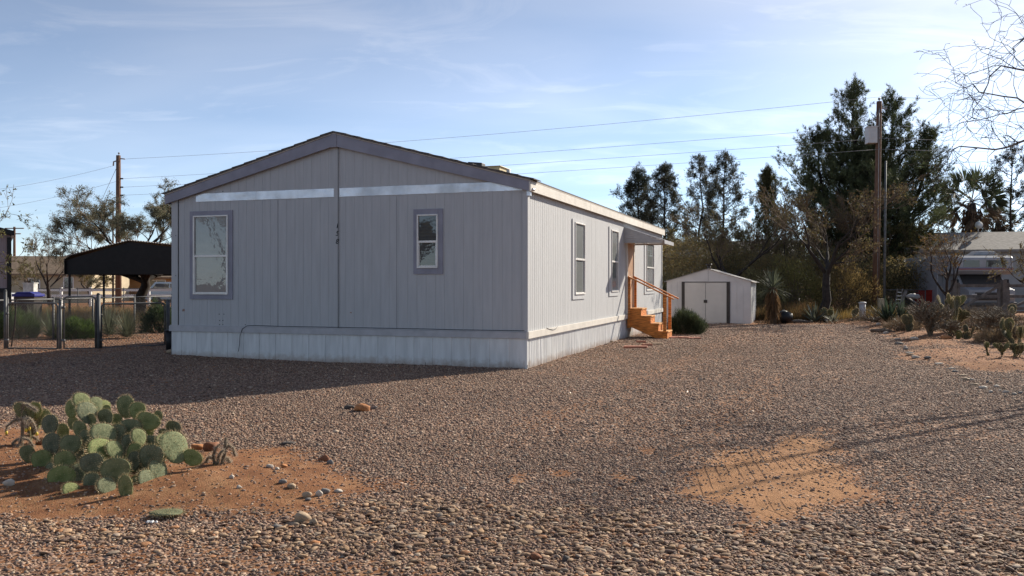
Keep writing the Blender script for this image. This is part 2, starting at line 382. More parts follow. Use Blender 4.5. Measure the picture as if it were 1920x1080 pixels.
# ---------------- loose stones (gravel nobody could count)
def ico(sub):
    import bmesh
    bm = bmesh.new(); bmesh.ops.create_icosphere(bm, subdivisions=sub, radius=1)
    v = np.array([p.co[:] for p in bm.verts]); bm.verts.index_update(); t = np.array([[q.index for q in f.verts] for f in bm.faces]); bm.free()
    return v, t
OCT = (np.array([[1, 0, 0], [-1, 0, 0], [0, 1, 0], [0, -1, 0], [0, 0, 1], [0, 0, -1]], float),
       np.array([[0, 2, 4], [2, 1, 4], [1, 3, 4], [3, 0, 4], [2, 0, 5], [1, 2, 5], [3, 1, 5], [0, 3, 5]]))
PAL = np.array([[.25, .17, .13], [.20, .135, .11], [.30, .215, .16], [.27, .185, .14], [.35, .265, .20], [.42, .345, .27], [.11, .08, .065], [.30, .155, .085], [.23, .19, .16], [.155, .115, .10]])
PALW = np.array([.18, .15, .17, .14, .10, .05, .07, .05, .06, .03]); PALW /= PALW.sum()
PAL2 = np.array([[.34, .235, .15], [.28, .18, .115], [.39, .28, .185], [.24, .16, .11], [.16, .11, .085], [.33, .17, .085], [.46, .37, .275], [.27, .22, .175], [.36, .24, .14]])
PALW2 = np.array([.2, .18, .14, .13, .09, .07, .05, .07, .07]); PALW2 /= PALW2.sum()
def rocks_np(P, r, base, flat=(.35, .75), g=rng, pal=PAL, pw=PALW, rough=.22, tilt=.35, el=1.35):
    v, t = base; n = len(P)
    sc = np.stack([g.uniform(.75, el, n), g.uniform(.6, 1.0, n), g.uniform(*flat, n)], -1) * r[:, None]
    V = v[None] * (1 + g.uniform(-rough, rough, (n, len(v), 1)))
    V = V * sc[:, None]
    ax = g.normal(0, tilt, n); c, s = np.cos(ax), np.sin(ax)
    V = np.stack([V[..., 0], V[..., 1] * c[:, None] - V[..., 2] * s[:, None], V[..., 1] * s[:, None] + V[..., 2] * c[:, None]], -1)
    az = g.uniform(0, 6.283, n); c, s = np.cos(az), np.sin(az)
    V = np.stack([V[..., 0] * c[:, None] - V[..., 1] * s[:, None], V[..., 0] * s[:, None] + V[..., 1] * c[:, None], V[..., 2]], -1)
    V = V + P[:, None]
    T = (t[None] + (np.arange(n) * len(v))[:, None, None]).reshape(-1, 3)
    C = pal[g.choice(len(pal), n, p=pw)] * g.uniform(.7, 1.3, (n, 1)) * [1.15, 1.07, .985]
    C = C * (.80 + .42 * fbm(P[:, 0], P[:, 1] * .8, .5, 71, 4))[:, None]
    return V.reshape(-1, 3), T, np.repeat(C, len(v), 0)
def scatter(dens, y0, y1, keep, g=rng):
    A = .5 * 1.24 * (y1 * y1 - y0 * y0) + 6.8 * (y1 - y0)
    n = int(A * dens)
    y = np.sqrt(g.uniform(y0 ** 2, y1 ** 2, n)); x = (g.uniform(-1, 1, n)) * (.62 * y + 3.4)
    k = keep(x, y, g.random(n)); x, y = x[k], y[k]
    return x, y
HC = Vector((.28, 16.2, 0)); HR = -math.atan2(.3211, .947)
def in_house(x, y):
    dx = x - HC.x; dy = y - HC.y
    lx = .947 * dx - .3211 * dy; ly = .3211 * dx + .947 * dy
    return (lx < .0) & (ly > .0) & (lx > -8.1) & (ly < 15.9)
parts = []
for dens, y0, y1, r0, r1, base in ((2300, 4.2, 9.6, .006, .0145, ico(1)), (950, 7.4, 16, .009, .0175, ico(1)), (650, 12.5, 24, .0115, .020, OCT), (230, 20, 37, .016, .026, OCT)):
    def keep(x, y, u):
        d, c = masks(x, y)
        fade = np.clip(sm(y0 - .01, y0 + (2.2 if y0 < 10 else 3.5), y) if y0 > 5 else 1, 0, 1) * (1 - sm(y1 - (2.2 if y1 < 10 else 3.8), y1, y))
        return (rng.random(len(x)) < fade) & (y < 34.5) & (u < np.clip(1.03 - d * 1.0, .10, 1)) & ~in_house(x, y)
    x, y = scatter(dens, y0, y1, keep)
    r = rng.uniform(r0, r1, len(x)) * (1 + (rng.random(len(x)) < .03) * .8)
    z = gz(x, y) + r * .12
    parts.append(rocks_np(np.stack([x, y, z], -1), r, base))
V = np.concatenate([p[0] for p in parts]); C = np.concatenate([p[2] for p in parts]); off = 0; TT = []
for p in parts: TT.append(p[1] + off); off += len(p[0])
stone_m = mat('gravel_stone', (1, 1, 1), rough=.82, var=.22, scale=70, spec=.3, attr='col', bump=.25, bscale=250)
tag(np_mesh('gravel', V, np.concatenate(TT), stone_m, col=C), 'loose brown and mauve gravel covering the whole driveway', 'gravel', kind='stuff')
def keepc(x, y, u):
    d, c = masks(x, y)
    return u < c * np.clip(1.25 - d, 0, 1)
x, y = scatter(1250, 4.2, 7.6, keepc)
r = .0065 + .021 * rng.random(len(x)) ** 4.2
z = gz(x, y) + r * .25 + rng.random(len(x)) * .006
V, T, C = rocks_np(np.stack([x, y, z], -1), r, ico(2), (.24, .45), pal=PAL2, pw=PALW2, rough=.10, tilt=.25, el=1.75)
tag(np_mesh('river_pebbles', V, T, stone_m, col=C, smooth=False), 'larger tan river pebbles spread along the front edge of the driveway', 'pebbles', kind='stuff')

# ------------------------------------------------------------------ the mobile home
siding = mat('siding_paint', (.45, .45, .452), rough=.7, var=.06, scale=2.2, bump=.25, bscale=30, stretch=(6, 6, .6))
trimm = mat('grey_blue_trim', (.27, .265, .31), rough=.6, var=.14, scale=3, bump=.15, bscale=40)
creamt = mat('pale_trim_paint', (.62, .575, .51), rough=.65, var=.10, scale=3, bump=.2, bscale=25)
skirtm = mat('skirting_metal', (.64, .64, .63), rough=.45, var=.12, scale=1.8, stretch=(5, 5, .8), bump=.15, bscale=8)
skirtd = skirtm.copy(); skirtd.name = 'skirting_metal_dirty'; nt, N, L = skirtd.node_tree, skirtd.node_tree.nodes, skirtd.node_tree.links
b_n = N['Principled BSDF']; src_ = b_n.inputs['Base Color'].links[0].from_socket
tc_ = N.new('ShaderNodeTexCoord'); sp_ = N.new('ShaderNodeSeparateXYZ'); L.new(tc_.outputs['Object'], sp_.inputs[0])
nn_ = N.new('ShaderNodeTexNoise'); nn_.inputs['Scale'].default_value = 7; nn_.inputs['Detail'].default_value = 8; nn_.inputs['Roughness'].default_value = .7; L.new(tc_.outputs['Object'], nn_.inputs['Vector'])
aa_ = N.new('ShaderNodeMath'); aa_.operation = 'MULTIPLY_ADD'; aa_.inputs[1].default_value = -.35; L.new(nn_.outputs['Fac'], aa_.inputs[0]); L.new(sp_.outputs['Z'], aa_.inputs[2])
rr_ = N.new('ShaderNodeMapRange'); rr_.inputs['From Min'].default_value = -.20; rr_.inputs['From Max'].default_value = -.02; rr_.inputs['To Min'].default_value = .75; rr_.inputs['To Max'].default_value = 0; L.new(aa_.outputs[0], rr_.inputs['Value'])
mx_ = N.new('ShaderNodeMix'); mx_.data_type = 'RGBA'; mx_.inputs['B'].default_value = (.30, .20, .13, 1); L.new(rr_.outputs[0], mx_.inputs['Factor']); L.new(src_, mx_.inputs['A']); L.new(mx_.outputs['Result'], b_n.inputs['Base Color'])
flash = mat('bare_flashing', (.62, .63, .66), rough=.33, metal=.75, var=.25, scale=2.5, bump=.4, bscale=6)
winfr = mat('window_frame_metal', (.72, .69, .65), rough=.45, metal=.2, var=.08)
shing = mat('roof_shingle', (.13, .115, .105), rough=.9, var=.4, scale=20, bump=.6, bscale=40)
under = mat('drip_edge', (.42, .36, .30), rough=.6, var=.1)
dark = mat('dark_void', (.02, .02, .02), rough=.7)
black = mat('black_paint', (.012, .012, .014), rough=.5, var=.3)
wire_m = mat('black_cable', (.02, .02, .025), rough=.5)
# glass that mirrors sky and trees in front of pale closed blinds
def glass_mat(name, c1, c2, slat):
    m = bpy.data.materials.new(name); nt, N, L = nodes(m); b = N['Principled BSDF']
    tc = N.new('ShaderNodeTexCoord'); w = N.new('ShaderNodeTexWave'); w.bands_direction = 'Z'; w.inputs['Scale'].default_value = slat; w.inputs['Distortion'].default_value = .4
    L.new(tc.outputs['Object'], w.inputs['Vector'])
    mx = N.new('ShaderNodeMix'); mx.data_type = 'RGBA'; mx.inputs['A'].default_value = (*c1, 1); mx.inputs['B'].default_value = (*c2, 1)
    L.new(w.outputs['Fac'], mx.inputs['Factor']); L.new(mx.outputs['Result'], b.inputs['Base Color'])
    b.inputs['Roughness'].default_value = .5; b.inputs['Coat Weight'].default_value = 1; b.inputs['Coat Roughness'].default_value = .015; b.inputs['Coat IOR'].default_value = 1.65
    nz = N.new('ShaderNodeTexNoise'); nz.inputs['Scale'].default_value = 5; L.new(tc.outputs['Object'], nz.inputs['Vector'])
    bp = N.new('ShaderNodeBump'); bp.inputs['Strength'].default_value = .06; bp.inputs['Distance'].default_value = .02
    L.new(nz.outputs['Fac'], bp.inputs['Height']); L.new(bp.outputs[0], b.inputs['Coat Normal'])
    return m
gl_blind = glass_mat('glass_over_blinds', (.27, .26, .24), (.12, .12, .115), 13)
gl_dark = glass_mat('glass_dark_room', (.035, .035, .035), (.02, .02, .02), 5)
gl_side = glass_mat('glass_with_curtain', (.16, .17, .165), (.09, .10, .10), 13)

home = thing('mobile_home', 'grey double wide mobile home with low gabled end and white skirting', 'mobile home', HC, HR)
HW = 8.06; HL = 15.9
def s_px(px): r = (960 - px) / F; return (.28 + 16.2 * r) / (.947 - .3211 * r)
def v_px(px): r = (px - 960) / F; return (16.2 * r - .28) / (.3211 - .947 * r)
def ze(s, py): return CAMZ + (HY - py) / F * (16.2 + .3211 * s)
def zs(v, py): return CAMZ + (HY - py) / F * (16.2 + .947 * v)
EAVE = 3.50; RIDGE = 4.60
def roofz(lx): return RIDGE - abs(lx + HW / 2) / (HW / 2 + .10) * (RIDGE - EAVE)
def boxE(mb, s0, s1, z0, z1, o0, o1, mi=0): return mb.box(-s1, -s0, -o1, -o0, z0, z1, mi)      # on the end wall, o outwards
def boxS(mb, v0, v1, z0, z1, o0, o1, mi=0): return mb.box(o0, o1, v0, v1, z0, z1, mi)          # on the long wall
def sheet(mb, cols, P, ztop, zbot, thick=.0):
    """cols: list of (u, depth); P maps (u, depth, z) to a point"""
    vs = []
    for u, d in cols:
        zb = zbot(u) if callable(zbot) else zbot
        vs.append(P(u, d, zb)); vs.append(P(u, d, ztop(u) if callable(ztop) else ztop))
    mb.add(vs, [(2 * i, 2 * i + 2, 2 * i + 3, 2 * i + 1) for i in range(len(cols) - 1)])
def grooved(u0, u1, step, w, d, jit=0.):
    c = [(u0, 0)]; u = u0 + step * .5
    while u < u1 - w * 2:
        dd = d * (1 + (R.random() * jit)); ww = w
        if jit and R.random() < .12: ww = w * 1.7; dd = d * 1.8
        c += [(u - ww / 2, 0), (u - ww / 2 + .001, dd), (u + ww / 2 - .001, dd), (u + ww / 2, 0)]
        u += step
    return c + [(u1, 0)]
BZ = .62     # siding starts behind the belt
# end wall (gabled) and its back
mb = MB()
topf = lambda u: roofz(-u) - .05
sheet(mb, grooved(0, HW, .1955, .007, .0035), lambda u, d, z: (-u, d, z), topf, BZ)
mb.build('end_wall', siding, home)
mb = MB(); sheet(mb, grooved(0, HW, .2, .012, .006), lambda u, d, z: (-u, HL - d, z), topf, BZ); mb.build('end_wall', siding, home)
mb = MB(); sheet(mb, grooved(.01, HL, .133, .010, .009, 1.2), lambda u, d, z: (-d, u, z), EAVE - .09, BZ); mb.build('side_wall', siding, home)
mb = MB(); sheet(mb, grooved(.01, HL, .2, .012, .006), lambda u, d, z: (-HW + d, u, z), EAVE - .09, BZ); mb.build('side_wall', siding, home)
# battens over the panel joints and the corner boards
for s0, s1, o in ((3.955, 4.075, .018), ):
    mb = MB(); boxE(mb, s0, s1, BZ + .07, roofz(-4.03) - .26, .001, o); mb.build('batten', siding, home)
for s_ in (s_px(521), s_px(744)):
    mb = MB(); boxE(mb, s_ - .0025, s_ + .0025, BZ + .07, 3.30, -.004, .0015); mb.build('panel_joint', dark, home)
mb = MB(); boxE(mb, s_px(635.6), s_px(634.4), BZ + .07, 4.32, .0, .0195); mb.build('panel_joint', dark, home)
mb = MB(); boxE(mb, -.022, .085, BZ + .07, 3.42, .0005, .022); mb.build('corner_board', siding, home)
mb = MB(); boxE(mb, HW - .17, HW - .01, BZ + .07, 3.38, .0005, .02); mb.build('corner_board', siding, home)
mb = MB(); boxE(mb, HW - .186, HW - .175, BZ + .07, 3.38, .0, .006); mb.build('panel_joint', dark, home)
mb = MB(); boxS(mb, 0.002, .11, BZ + .07, 3.40, .0005, .02); boxS(mb, HL - .1, HL, BZ + .07, 3.4, .0005, .02); mb.build('corner_board', siding, home)
# belt
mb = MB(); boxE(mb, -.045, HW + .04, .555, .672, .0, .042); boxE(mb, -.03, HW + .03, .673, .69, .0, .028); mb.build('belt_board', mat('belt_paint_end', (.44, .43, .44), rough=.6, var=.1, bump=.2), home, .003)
mb = MB(); boxS(mb, -.044, HL + .03, .555, .685, .001, .046); mb.build('belt_board', creamt, home, .003)
mb = MB(); boxS(mb, 0, HL, .555, .685, -HW - .04, -HW); boxE(mb, 0, HW, .555, .685, -HL - .04, -HL - .001); mb.build('belt_board', creamt, home)
# skirting: thin ribbed panels, leaning a little, with darker ribs
def skirt_cols(L_, wob):
    c = []; u = .0
    while u < L_:
        c += [(u, .026), (u + .10, .026), (u + .104, .029), (u + .108, .026), (u + .23, .026), (u + .234, .029), (u + .238, .026), (u + .345, .026), (u + .352, .012), (u + .382, .012)]
        u += .392
    return [(min(a, L_), d + (R.random() - .5) * wob) for a, d in c] + [(L_, .03)]
mb = MB(); c = skirt_cols(HW, .0015)
sheet(mb, c, lambda u, d, z: (-u, d - .03, z), .56, -.08); mb.build('skirting', skirtd, home)
mb = MB(); c = []; u = 0.
while u < HL:
    p = R.choice((.085, .10, .12)); a = R.uniform(.008, .024)
    c += [(u, .012), (u + p * .55, .012 - a * .3), (u + p * .65, .012 + a), (u + p * .85, .012 + a)]; u += p
vs = []
for u, d in c:
    sh = .02 * math.sin(u * 3.1) + R.uniform(-.012, .012)
    for z, k in ((-.08, 1), (.25, .6), (.56, 0)): vs.append((-d + .012 * math.sin(u * 1.9) * k, min(HL, max(0, u + sh * k)), z))
mb.add(vs, [(3 * i + j, 3 * i + 3 + j, 3 * i + 4 + j, 3 * i + 1 + j) for i in range(len(c) - 1) for j in (0, 1)])
mb.build('skirting', skirtd, home)
mb = MB(); sheet(mb, skirt_cols(HL, .002), lambda u, d, z: (-HW + d - .03, u, z), .56, -.08); sheet(mb, skirt_cols(HW, .002), lambda u, d, z: (-u, HL - d + .03, z), .56, -.08); mb.build('skirting', skirtd, home)
mb = MB(); mb.box(-.03, .006, -.012, .03, -.05, .555); mb.build('skirting_corner', skirtm, home)
# roof: two thin slabs with a small overhang, front fascia boards
OH = .10; FR = .10
mb = MB()
lx0, lx1, cx = -HW - OH, OH, -HW / 2
mb.prism([(lx0, EAVE), (cx, RIDGE), (lx1, EAVE), (lx1, EAVE + .028), (cx, RIDGE + .03), (lx0, EAVE + .028)], 'y', -FR - .02, HL + .1)
rf = mb.build('roof', shing, home)
mb = MB(); mb.prism([(lx0, EAVE - .022), (cx, RIDGE - .022), (lx1, EAVE - .022), (lx1, EAVE - .002), (cx, RIDGE - .002), (lx0, EAVE - .002)], 'y', -FR - .012, HL + .09); mb.build('drip_edge', under, rf)
# irregular shingle tabs along the front rake
mb = MB()
for sgn in (1, -1):
    t = .0
    while t < 4.05:
        w_ = .30; a = cx + sgn * t; b_ = cx + sgn * (t + w_)
        za = RIDGE - t / 4.13 * (RIDGE - EAVE); zb = RIDGE - (t + w_) / 4.13 * (RIDGE - EAVE)
        p = [(a, za + .030), (b_, zb + .030), (b_, zb + .048), (a, za + .034)]
        mb.prism(p if sgn > 0 else p[::-1], 'y', -FR - .03 - R.random() * .006, .35)
        t += w_
mb.build('shingle_edge', shing, rf)
for sgn in (1, -1):
    mb = MB(); xe = lx1 if sgn > 0 else lx0; xc = cx + sgn * .055
    h = .215
    zc = RIDGE - .055 / 4.13 * 1.1 - .024
    mb.prism([(xe, EAVE - .024), (xe, EAVE - .024 - h * .86), (xc, zc - h * 1.12), (xc, zc)], 'y', -FR, -FR + .03)
    mb.build('rake_board', trimm, home, .002)
    mb = MB(); mb.prism([(xe - sgn * .02, EAVE - .026), (xe - sgn * .02, EAVE - .05), (xc, zc - .03), (xc, zc - .004)], 'y', -FR + .032, -.001); mb.build('soffit', siding, home)
mb = MB(); mb.box(cx - .06, cx + .06, -FR - .012, -FR - .001, RIDGE - .29, RIDGE - .02); mb.build('rake_cap', trimm, home, .002)
# long fascia in two lengths with a joint
for a, b_ in ((-FR - .01, v_px(1100) - .01), (v_px(1100), HL + .08)):
    mb = MB(); mb.box(OH - .028, OH, a, b_, EAVE - .205, EAVE - .025); mb.build('fascia_board', creamt, home, .003)
mb = MB(); mb.box(.0, OH - .03, -FR + .032, HL + .05, EAVE - .10, EAVE - .09); mb.box(-HW - OH + .03, -HW, -.06, HL, EAVE - .10, EAVE - .09); mb.build('soffit', siding, home)
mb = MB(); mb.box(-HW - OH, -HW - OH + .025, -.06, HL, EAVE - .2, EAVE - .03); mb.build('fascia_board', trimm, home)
# galvanised corner of the fascia where the downspout bracket sits
mb = MB(); mb.box(.003, .07, -.03, .06, 3.22, 3.34); mb.tube([(.08, -.02, 3.33), (.13, .03, 3.33)], .03, 8); mb.build('gutter_bracket', flash, home)
# flashing strips
mb = MB(); boxE(mb, s_px(627), s_px(368), 3.325, 3.497, .001, .012)
for q in (.25, .55): s_ = s_px(627) + (s_px(368) - s_px(627)) * q; boxE(mb, s_, s_ + .3, 3.322, 3.50, .012, .0145)
mb.build('flashing_strip', flash, home)
mb = MB(); boxE(mb, .04, s_px(637), 3.325, 3.497, .001, .012)
for q in (.35, .62): s_ = s_px(637) * q; boxE(mb, s_, s_ + .42, 3.322, 3.50, .012, .0145)
mb.build('flashing_strip', flash, home)
# windows
def window(bx, u0, u1, z0, z1, f0, f1, g0, g1, tm_, g_up, g_lo, mid=.5, trim_full=True):
    mb = MB()
    bx(mb, u0, f0 - .001, z0, z1, .002, .024); bx(mb, f1 + .001, u1, z0, z1, .002, .024)
    bx(mb, f0, f1, z0, g0 - .001, .002, .0235); bx(mb, f0, f1, g1 + .001, z1, .002, .0235)
    w = mb.build('window', tm_, home, .002)
    zm = g0 + (g1 - g0) * mid; t = .028
    mb = MB()
    bx(mb, f0, f1, g1 - t, g1, .002, .045); bx(mb, f0, f1, g0, g0 + t, .002, .048)
    bx(mb, f0, f0 + t, g0 + t + .001, g1 - t - .001, .002, .045); bx(mb, f1 - t, f1, g0 + t + .001, g1 - t - .001, .002, .045)
    mb.build('frame', winfr, w, .002)
    mb = MB(); bx(mb, f0 + t + .001, f1 - t - .001, zm - .02, zm + .022, .008, .040)
    s_ = .022
    bx(mb, f0 + t + .001, f0 + t + s_, g0 + t + .001, zm - .021, .008, .032); bx(mb, f1 - t - s_, f1 - t - .001, g0 + t + .001, zm - .021, .008, .032)
    bx(mb, f0 + t + s_ + .001, f1 - t - s_ - .001, g0 + t + .001, g0 + t + .02, .008, .031)
    mb.build('sash', winfr, w, .002)
    mb = MB(); bx(mb, f0 + t + .001, f1 - t - .001, zm + .023, g1 - t - .001, .003, .012); mb.build('pane', g_up, w)
    mb = MB(); bx(mb, f0 + t + s_ + .001, f1 - t - s_ - .001, g0 + t + .021, zm - .021, .003, .009); mb.build('pane', g_lo, w)
    return w
s0, s1 = s_px(437), s_px(357); f0, f1 = s_px(429), s_px(364)
sc_ = (s0 + s1) / 2
w1 = window(boxE, s0, s1, ze(sc_, 561), ze(sc_, 395.5), f0, f1, ze(sc_, 552), ze(sc_, 404), trimm, gl_blind, gl_blind, .485)
s0, s1 = s_px(831), s_px(776); f0, f1 = s_px(822), s_px(783); sc_ = (s0 + s1) / 2
w2 = window(boxE, s0, s1, ze(sc_, 514), ze(sc_, 392), f0, f1, ze(sc_, 502.5), ze(sc_, 402), trimm, gl_dark, gl_dark, .49)
tag(w1, 'tall window with pale blinds behind the glass'); tag(w2, 'narrow dark window')
for a, b_, p0, p1, yt, yb, y0, y1 in ((1072, 1095.5, 1076, 1094.5, 413, 561, 418, 552), (1141, 1158.5, 1144.5, 1157.5, 427, 555, 432, 547), (1207.5, 1226, 1210.5, 1224.5, 452, 551, 457, 545)):
    va, vb, va2, vb2 = v_px(a), v_px(b_), v_px(p0), v_px(p1); vc = (va + vb) / 2
    window(boxS, va, vb, zs(vc, yb), zs(vc, yt), va2, vb2, zs(vc, y1), zs(vc, y0), siding, gl_side, gl_side, .49)
# numbers 1 5 8
for ch, py in (('1', 428), ('5', 442), ('8', 457)):
    cu = bpy.data.curves.new('digit', 'FONT'); cu.body = ch; cu.size = .14; cu.extrude = .004; cu.shear = .22; cu.align_x = 'CENTER'; cu.offset = .0006
    to = bpy.data.objects.new('digit', cu); COL.objects.link(to); bpy.context.view_layer.update()
    me = bpy.data.meshes.new_from_object(to.evaluated_get(bpy.context.evaluated_depsgraph_get()))
    bpy.data.objects.remove(to)
    me.name = 'house_number'
    for v in me.vertices:
        x_, y_, z_ = v.co; v.co = (-4.00 + x_, -.0225 - z_, ze(4.0, py) + y_)
    me.materials.clear()
    o = link('house_number', me, black, home); o['label'] = 'black digit %s' % ch
# cable sagging along the belt
mb = MB(); pts = []
for px, py in ((450, 659), (452, 645), (453, 630), (457, 617), (466, 611), (480, 610.5), (540, 612.5), (612, 613.5), (720, 615.5), (800, 617), (860, 618.5), (960, 620), (985, 620.5)):
    s_ = s_px(px); pts.append((-s_, -.052 if py > 612 and px < 470 else -.05, ze(s_, py - .5)))
mb.tube(pts, .006, 5); mb.build('cable', wire_m, home)
mb = MB(); pts = [(.052, v_px(p), zs(v_px(p), q)) for p, q in ((1020, 615), (1026, 617), (1032, 618.5), (1037, 617), (1041, 612))]; mb.tube(pts, .006, 5); mb.build('cable', wire_m, home)
# peeling paint spots, screw holes
mb = MB()
for px, py in ((411, 589), (420, 589), (412, 601), (418, 601), (412, 608.5), (418, 608.5), (460, 609), (331, 442), (331, 517), (418, 359)):
    s_ = s_px(px); z_ = ze(s_, py); boxE(mb, s_ - .009, s_ + .009, z_ - .009, z_ + .009, -.004, .0215 if px == 331 else .003)
mb.build('screw_hole', dark, home)
chip = mat('bare_fibreboard', (.36, .24, .19), rough=.9)
mb = MB()
for px, py, w_, h_ in ((344, 582, .05, .035), (658, 586, .03, .02)):
    s_ = s_px(px); z_ = ze(s_, py); n = 9
    vs = [(-s_ + math.cos(i * 2 * math.pi / n) * w_ * R.uniform(.5, 1), -.0021, z_ + math.sin(i * 2 * math.pi / n) * h_ * R.uniform(.5, 1)) for i in range(n)]
    mb.add(vs, [tuple(range(n))])
mb.build('paint_chip', chip, home)
mb = MB()
for s_, z_, w_ in ((1.9, .03, .03), (2.05, .02, .02), (.02, .03, .03), (2.4, .05, .012)):
    boxE(mb, s_ - w_, s_ + w_, z_ - .02, z_ + .035, -.006, .004)
mb.build('rust_hole', dark, home)
# door, awning
DV0, DV1 = 9.42, 10.36; DZ = .86
mb = MB(); boxS(mb, DV0 - .09, DV0, .70, 2.84, .001, .05); boxS(mb, DV1, DV1 + .09, .70, 2.84, .001, .05); boxS(mb, DV0 + .001, DV1 - .001, 2.74, 2.84, .001, .049); mb.build('door_frame', creamt, home, .003)
mb = MB(); boxS(mb, DV0 + .002, DV1 - .002, .72, 2.738, .001, .018)
boxS(mb, DV0 + .12, DV1 - .12, 1.0, 1.6, .018, .024); boxS(mb, DV0 + .12, DV1 - .12, 1.7, 2.6, .018, .024)
dr_ = mb.build('door', mat('door_bounce_orange', (.42, .25, .15), rough=.5, var=.1), home, .003)  # orange-brown colour paints in the tint reflected off the stained steps
mb = MB(); mb.tube([(.02, DV0 + .08, 1.75), (.075, DV0 + .08, 1.75)], .022, 10); mb.tube([(.07, DV0 + .08, 1.75), (.10, DV0 + .08, 1.75)], .032, 10); mb.build('handle', winfr, dr_)
A0, A1 = 9.05, 10.8; AX = 1.16
awm = mat('awning_metal', (.40, .40, .41), rough=.5, var=.1)
mb = MB()
mb.prism([(.002, 3.16), (.002, 3.19), (AX, 2.80), (AX, 2.70), (AX - .02, 2.70), (AX - .02, 2.775)], 'y', A0, A1)
aw = mb.build('awning', awm, home)
mb = MB()
n = 7
for i in range(n):        # overlapping side slats
    z1 = 3.16 - i * .062; z0 = z1 - .055
    xe = max(.1, AX * (3.17 - z0) / .42 * .98) if i < 6 else AX - .02
    xe = min(xe, AX - .02)
    xt = max(.05, min(AX - .02, AX * (3.17 - z1) / .42 * .98))
    for vv in (A0 + .002, A1 - .014): mb.prism([(.003, z0), (xe, z0), (xt, z1), (.003, z1)], 'y', vv + (i % 2) * .003, vv + .008 + (i % 2) * .003)
mb.build('side_panel', awm, aw)
# roof things
mb = MB(); lx = -2.16; zr = roofz(lx); mb.tube([(lx, 3, zr - .05), (lx, 3, zr + .17)], .07, 10); mb.prism([(lx - .17, zr + .10), (lx + .17, zr + .09), (lx + .17, zr + .20), (lx - .17, zr + .235)], 'y', 2.88, 3.12); mb.build('roof_vent', mat('dark_vent', (.06, .06, .06), rough=.6), rf, .01)
lx = -2.85; zr = roofz(lx); mb = MB()
mb.box(lx - .32, lx + .28, 5.7, 6.5, zr - .12, zr + .31); mb.box(lx - .36, lx + .32, 5.66, 6.54, zr + .311, zr + .335)
mb.build('rooftop_cooler', mat('cooler_yellow', (.62, .50, .28), rough=.6, var=.15), rf, .01)
lx = -1.57; zr = roofz(lx); mb = MB(); mb.tube([(lx, 3.5, zr - .05), (lx, 3.5, zr + .26)], .045, 10); mb.build('vent_pipe', creamt, rf)

# ------------------------------------------------------------------ wooden steps
oran = mat('orange_stain_wood', (.58, .20, .04), rough=.6, var=.5, scale=5, stretch=(1, 1, 7), bump=.2, bscale=30)
oran2 = mat('worn_orange_wood', (.62, .32, .11), rough=.65, var=.4, scale=4, bump=.2, bscale=30)
c = HC + Vector((.947, -.3211, 0)) * .0 + Vector((.3211, .947, 0)) * 9.45
st = thing('wooden_steps', 'orange stained wooden steps with handrails leading up to the side door', 'steps', c, HR)
st.location.z = 0
edges = [.42, .67, .92, 1.17]; zt = [.86, .645, .43, .215]
SW = .92
for k, (xe, z_) in enumerate(zip(edges, zt)):
    x0 = .03 if k == 0 else edges[k - 1] - .03
    mb = MB(); mb.box(x0, xe + .02, .045, SW - .045, z_ - .04, z_); mb.build('tread', oran2, st, .004)
    mb = MB(); mb.box(xe - .025, xe, .045, SW - .045, (zt[k + 1] if k < 3 else 0) + .001, z_ - .041); mb.build('riser', oran, st, .003)
for yy in (.0, SW - .04):
    mb = MB(); pl = [(.03, .40), (.03, .86)]
    for k in range(4): pl += [(edges[k] + .001, zt[k] - .002)]; pl += [(edges[k] + .001, (zt[k + 1] - .002) if k < 3 else -.03)]
    pl += [(.93, -.03)]
    pl = [(.03, .36), (.03, .858), (.42, .858), (.42, .643), (.67, .643), (.67, .428), (.92, .428), (.92, .213), (1.17, .213), (1.17, -.03), (.93, -.03)]
    mb.prism(pl, 'y', yy, yy + .04); mb.build('stringer', oran, st, .003)
for yy in (-.045, SW + .001):
    for xx, z0, z1 in ((.03, .30, 1.76), (1.06, -.03, 1.245)):
        mb = MB(); mb.box(xx, xx + .088, yy, yy + .044, z0 if yy < 0 or xx > .5 else .8, z1); mb.build('post', oran, st, .004)
    mb = MB(); mb.bar((.0, yy + .022, 1.80), (1.36, yy + .022, 1.13), .09, .04); mb.build('handrail', oran, st, .005)
mb = MB(); mb.tube([(0, 0, 0), (.0, .10, 0)], .14, 16)
tag(mb.build('drum', black, None), 'small black round drum lying beneath the orange steps', 'drum').location = gnd(1213, 624) + Vector((0, .1, .12))
# ------------------------------------------------------------------ pavers and slabs by the steps
pav = mat('red_concrete', (.36, .145, .095), rough=.9, var=.3, scale=5, bump=.3, bscale=60)
def slab(px, py, w, d, h, rz, label, m=pav, name='paver', group='loose pavers near the steps'):
    p = gnd(px, py); p.z = gz1(p.x, p.y)
    mb = MB(); mb.box(-w / 2, w / 2, -d / 2, d / 2, -.03, h)
    o = mb.build(name, m, None, .008); o.location = p; o.rotation_euler = (R.uniform(-.02, .02), R.uniform(-.03, .03), rz)
    return tag(o, label, 'paver' if name == 'paver' else 'brick', group)
slab(1192, 653, .56, .30, .045, -.2, 'red rectangular paver alone on the gravel, nearest to the camera')
slab(1213, 649, .26, .10, .05, .3, 'dark red brick touching the far corner of the lone paver', name='brick')
slab(1202, 643.5, .25, .12, .05, -.1, 'thin red brick behind the lone paver', name='brick')
slab(1233, 646, .26, .12, .035, -.2, 'pale tan brick between the lone paver and the steps', mat('tan_brick', (.45, .33, .22), var=.2), name='brick')
for i, (a, b_) in enumerate(((1266, 633.5), (1283, 634), (1302, 635))):
    slab(a, b_, .34, .38, .04, -.12, ('red square paver touching the foot of the steps', 'red square paver in the middle of the row in front of the green bush', 'red square paver at the right end of the row in front of the green bush')[i])
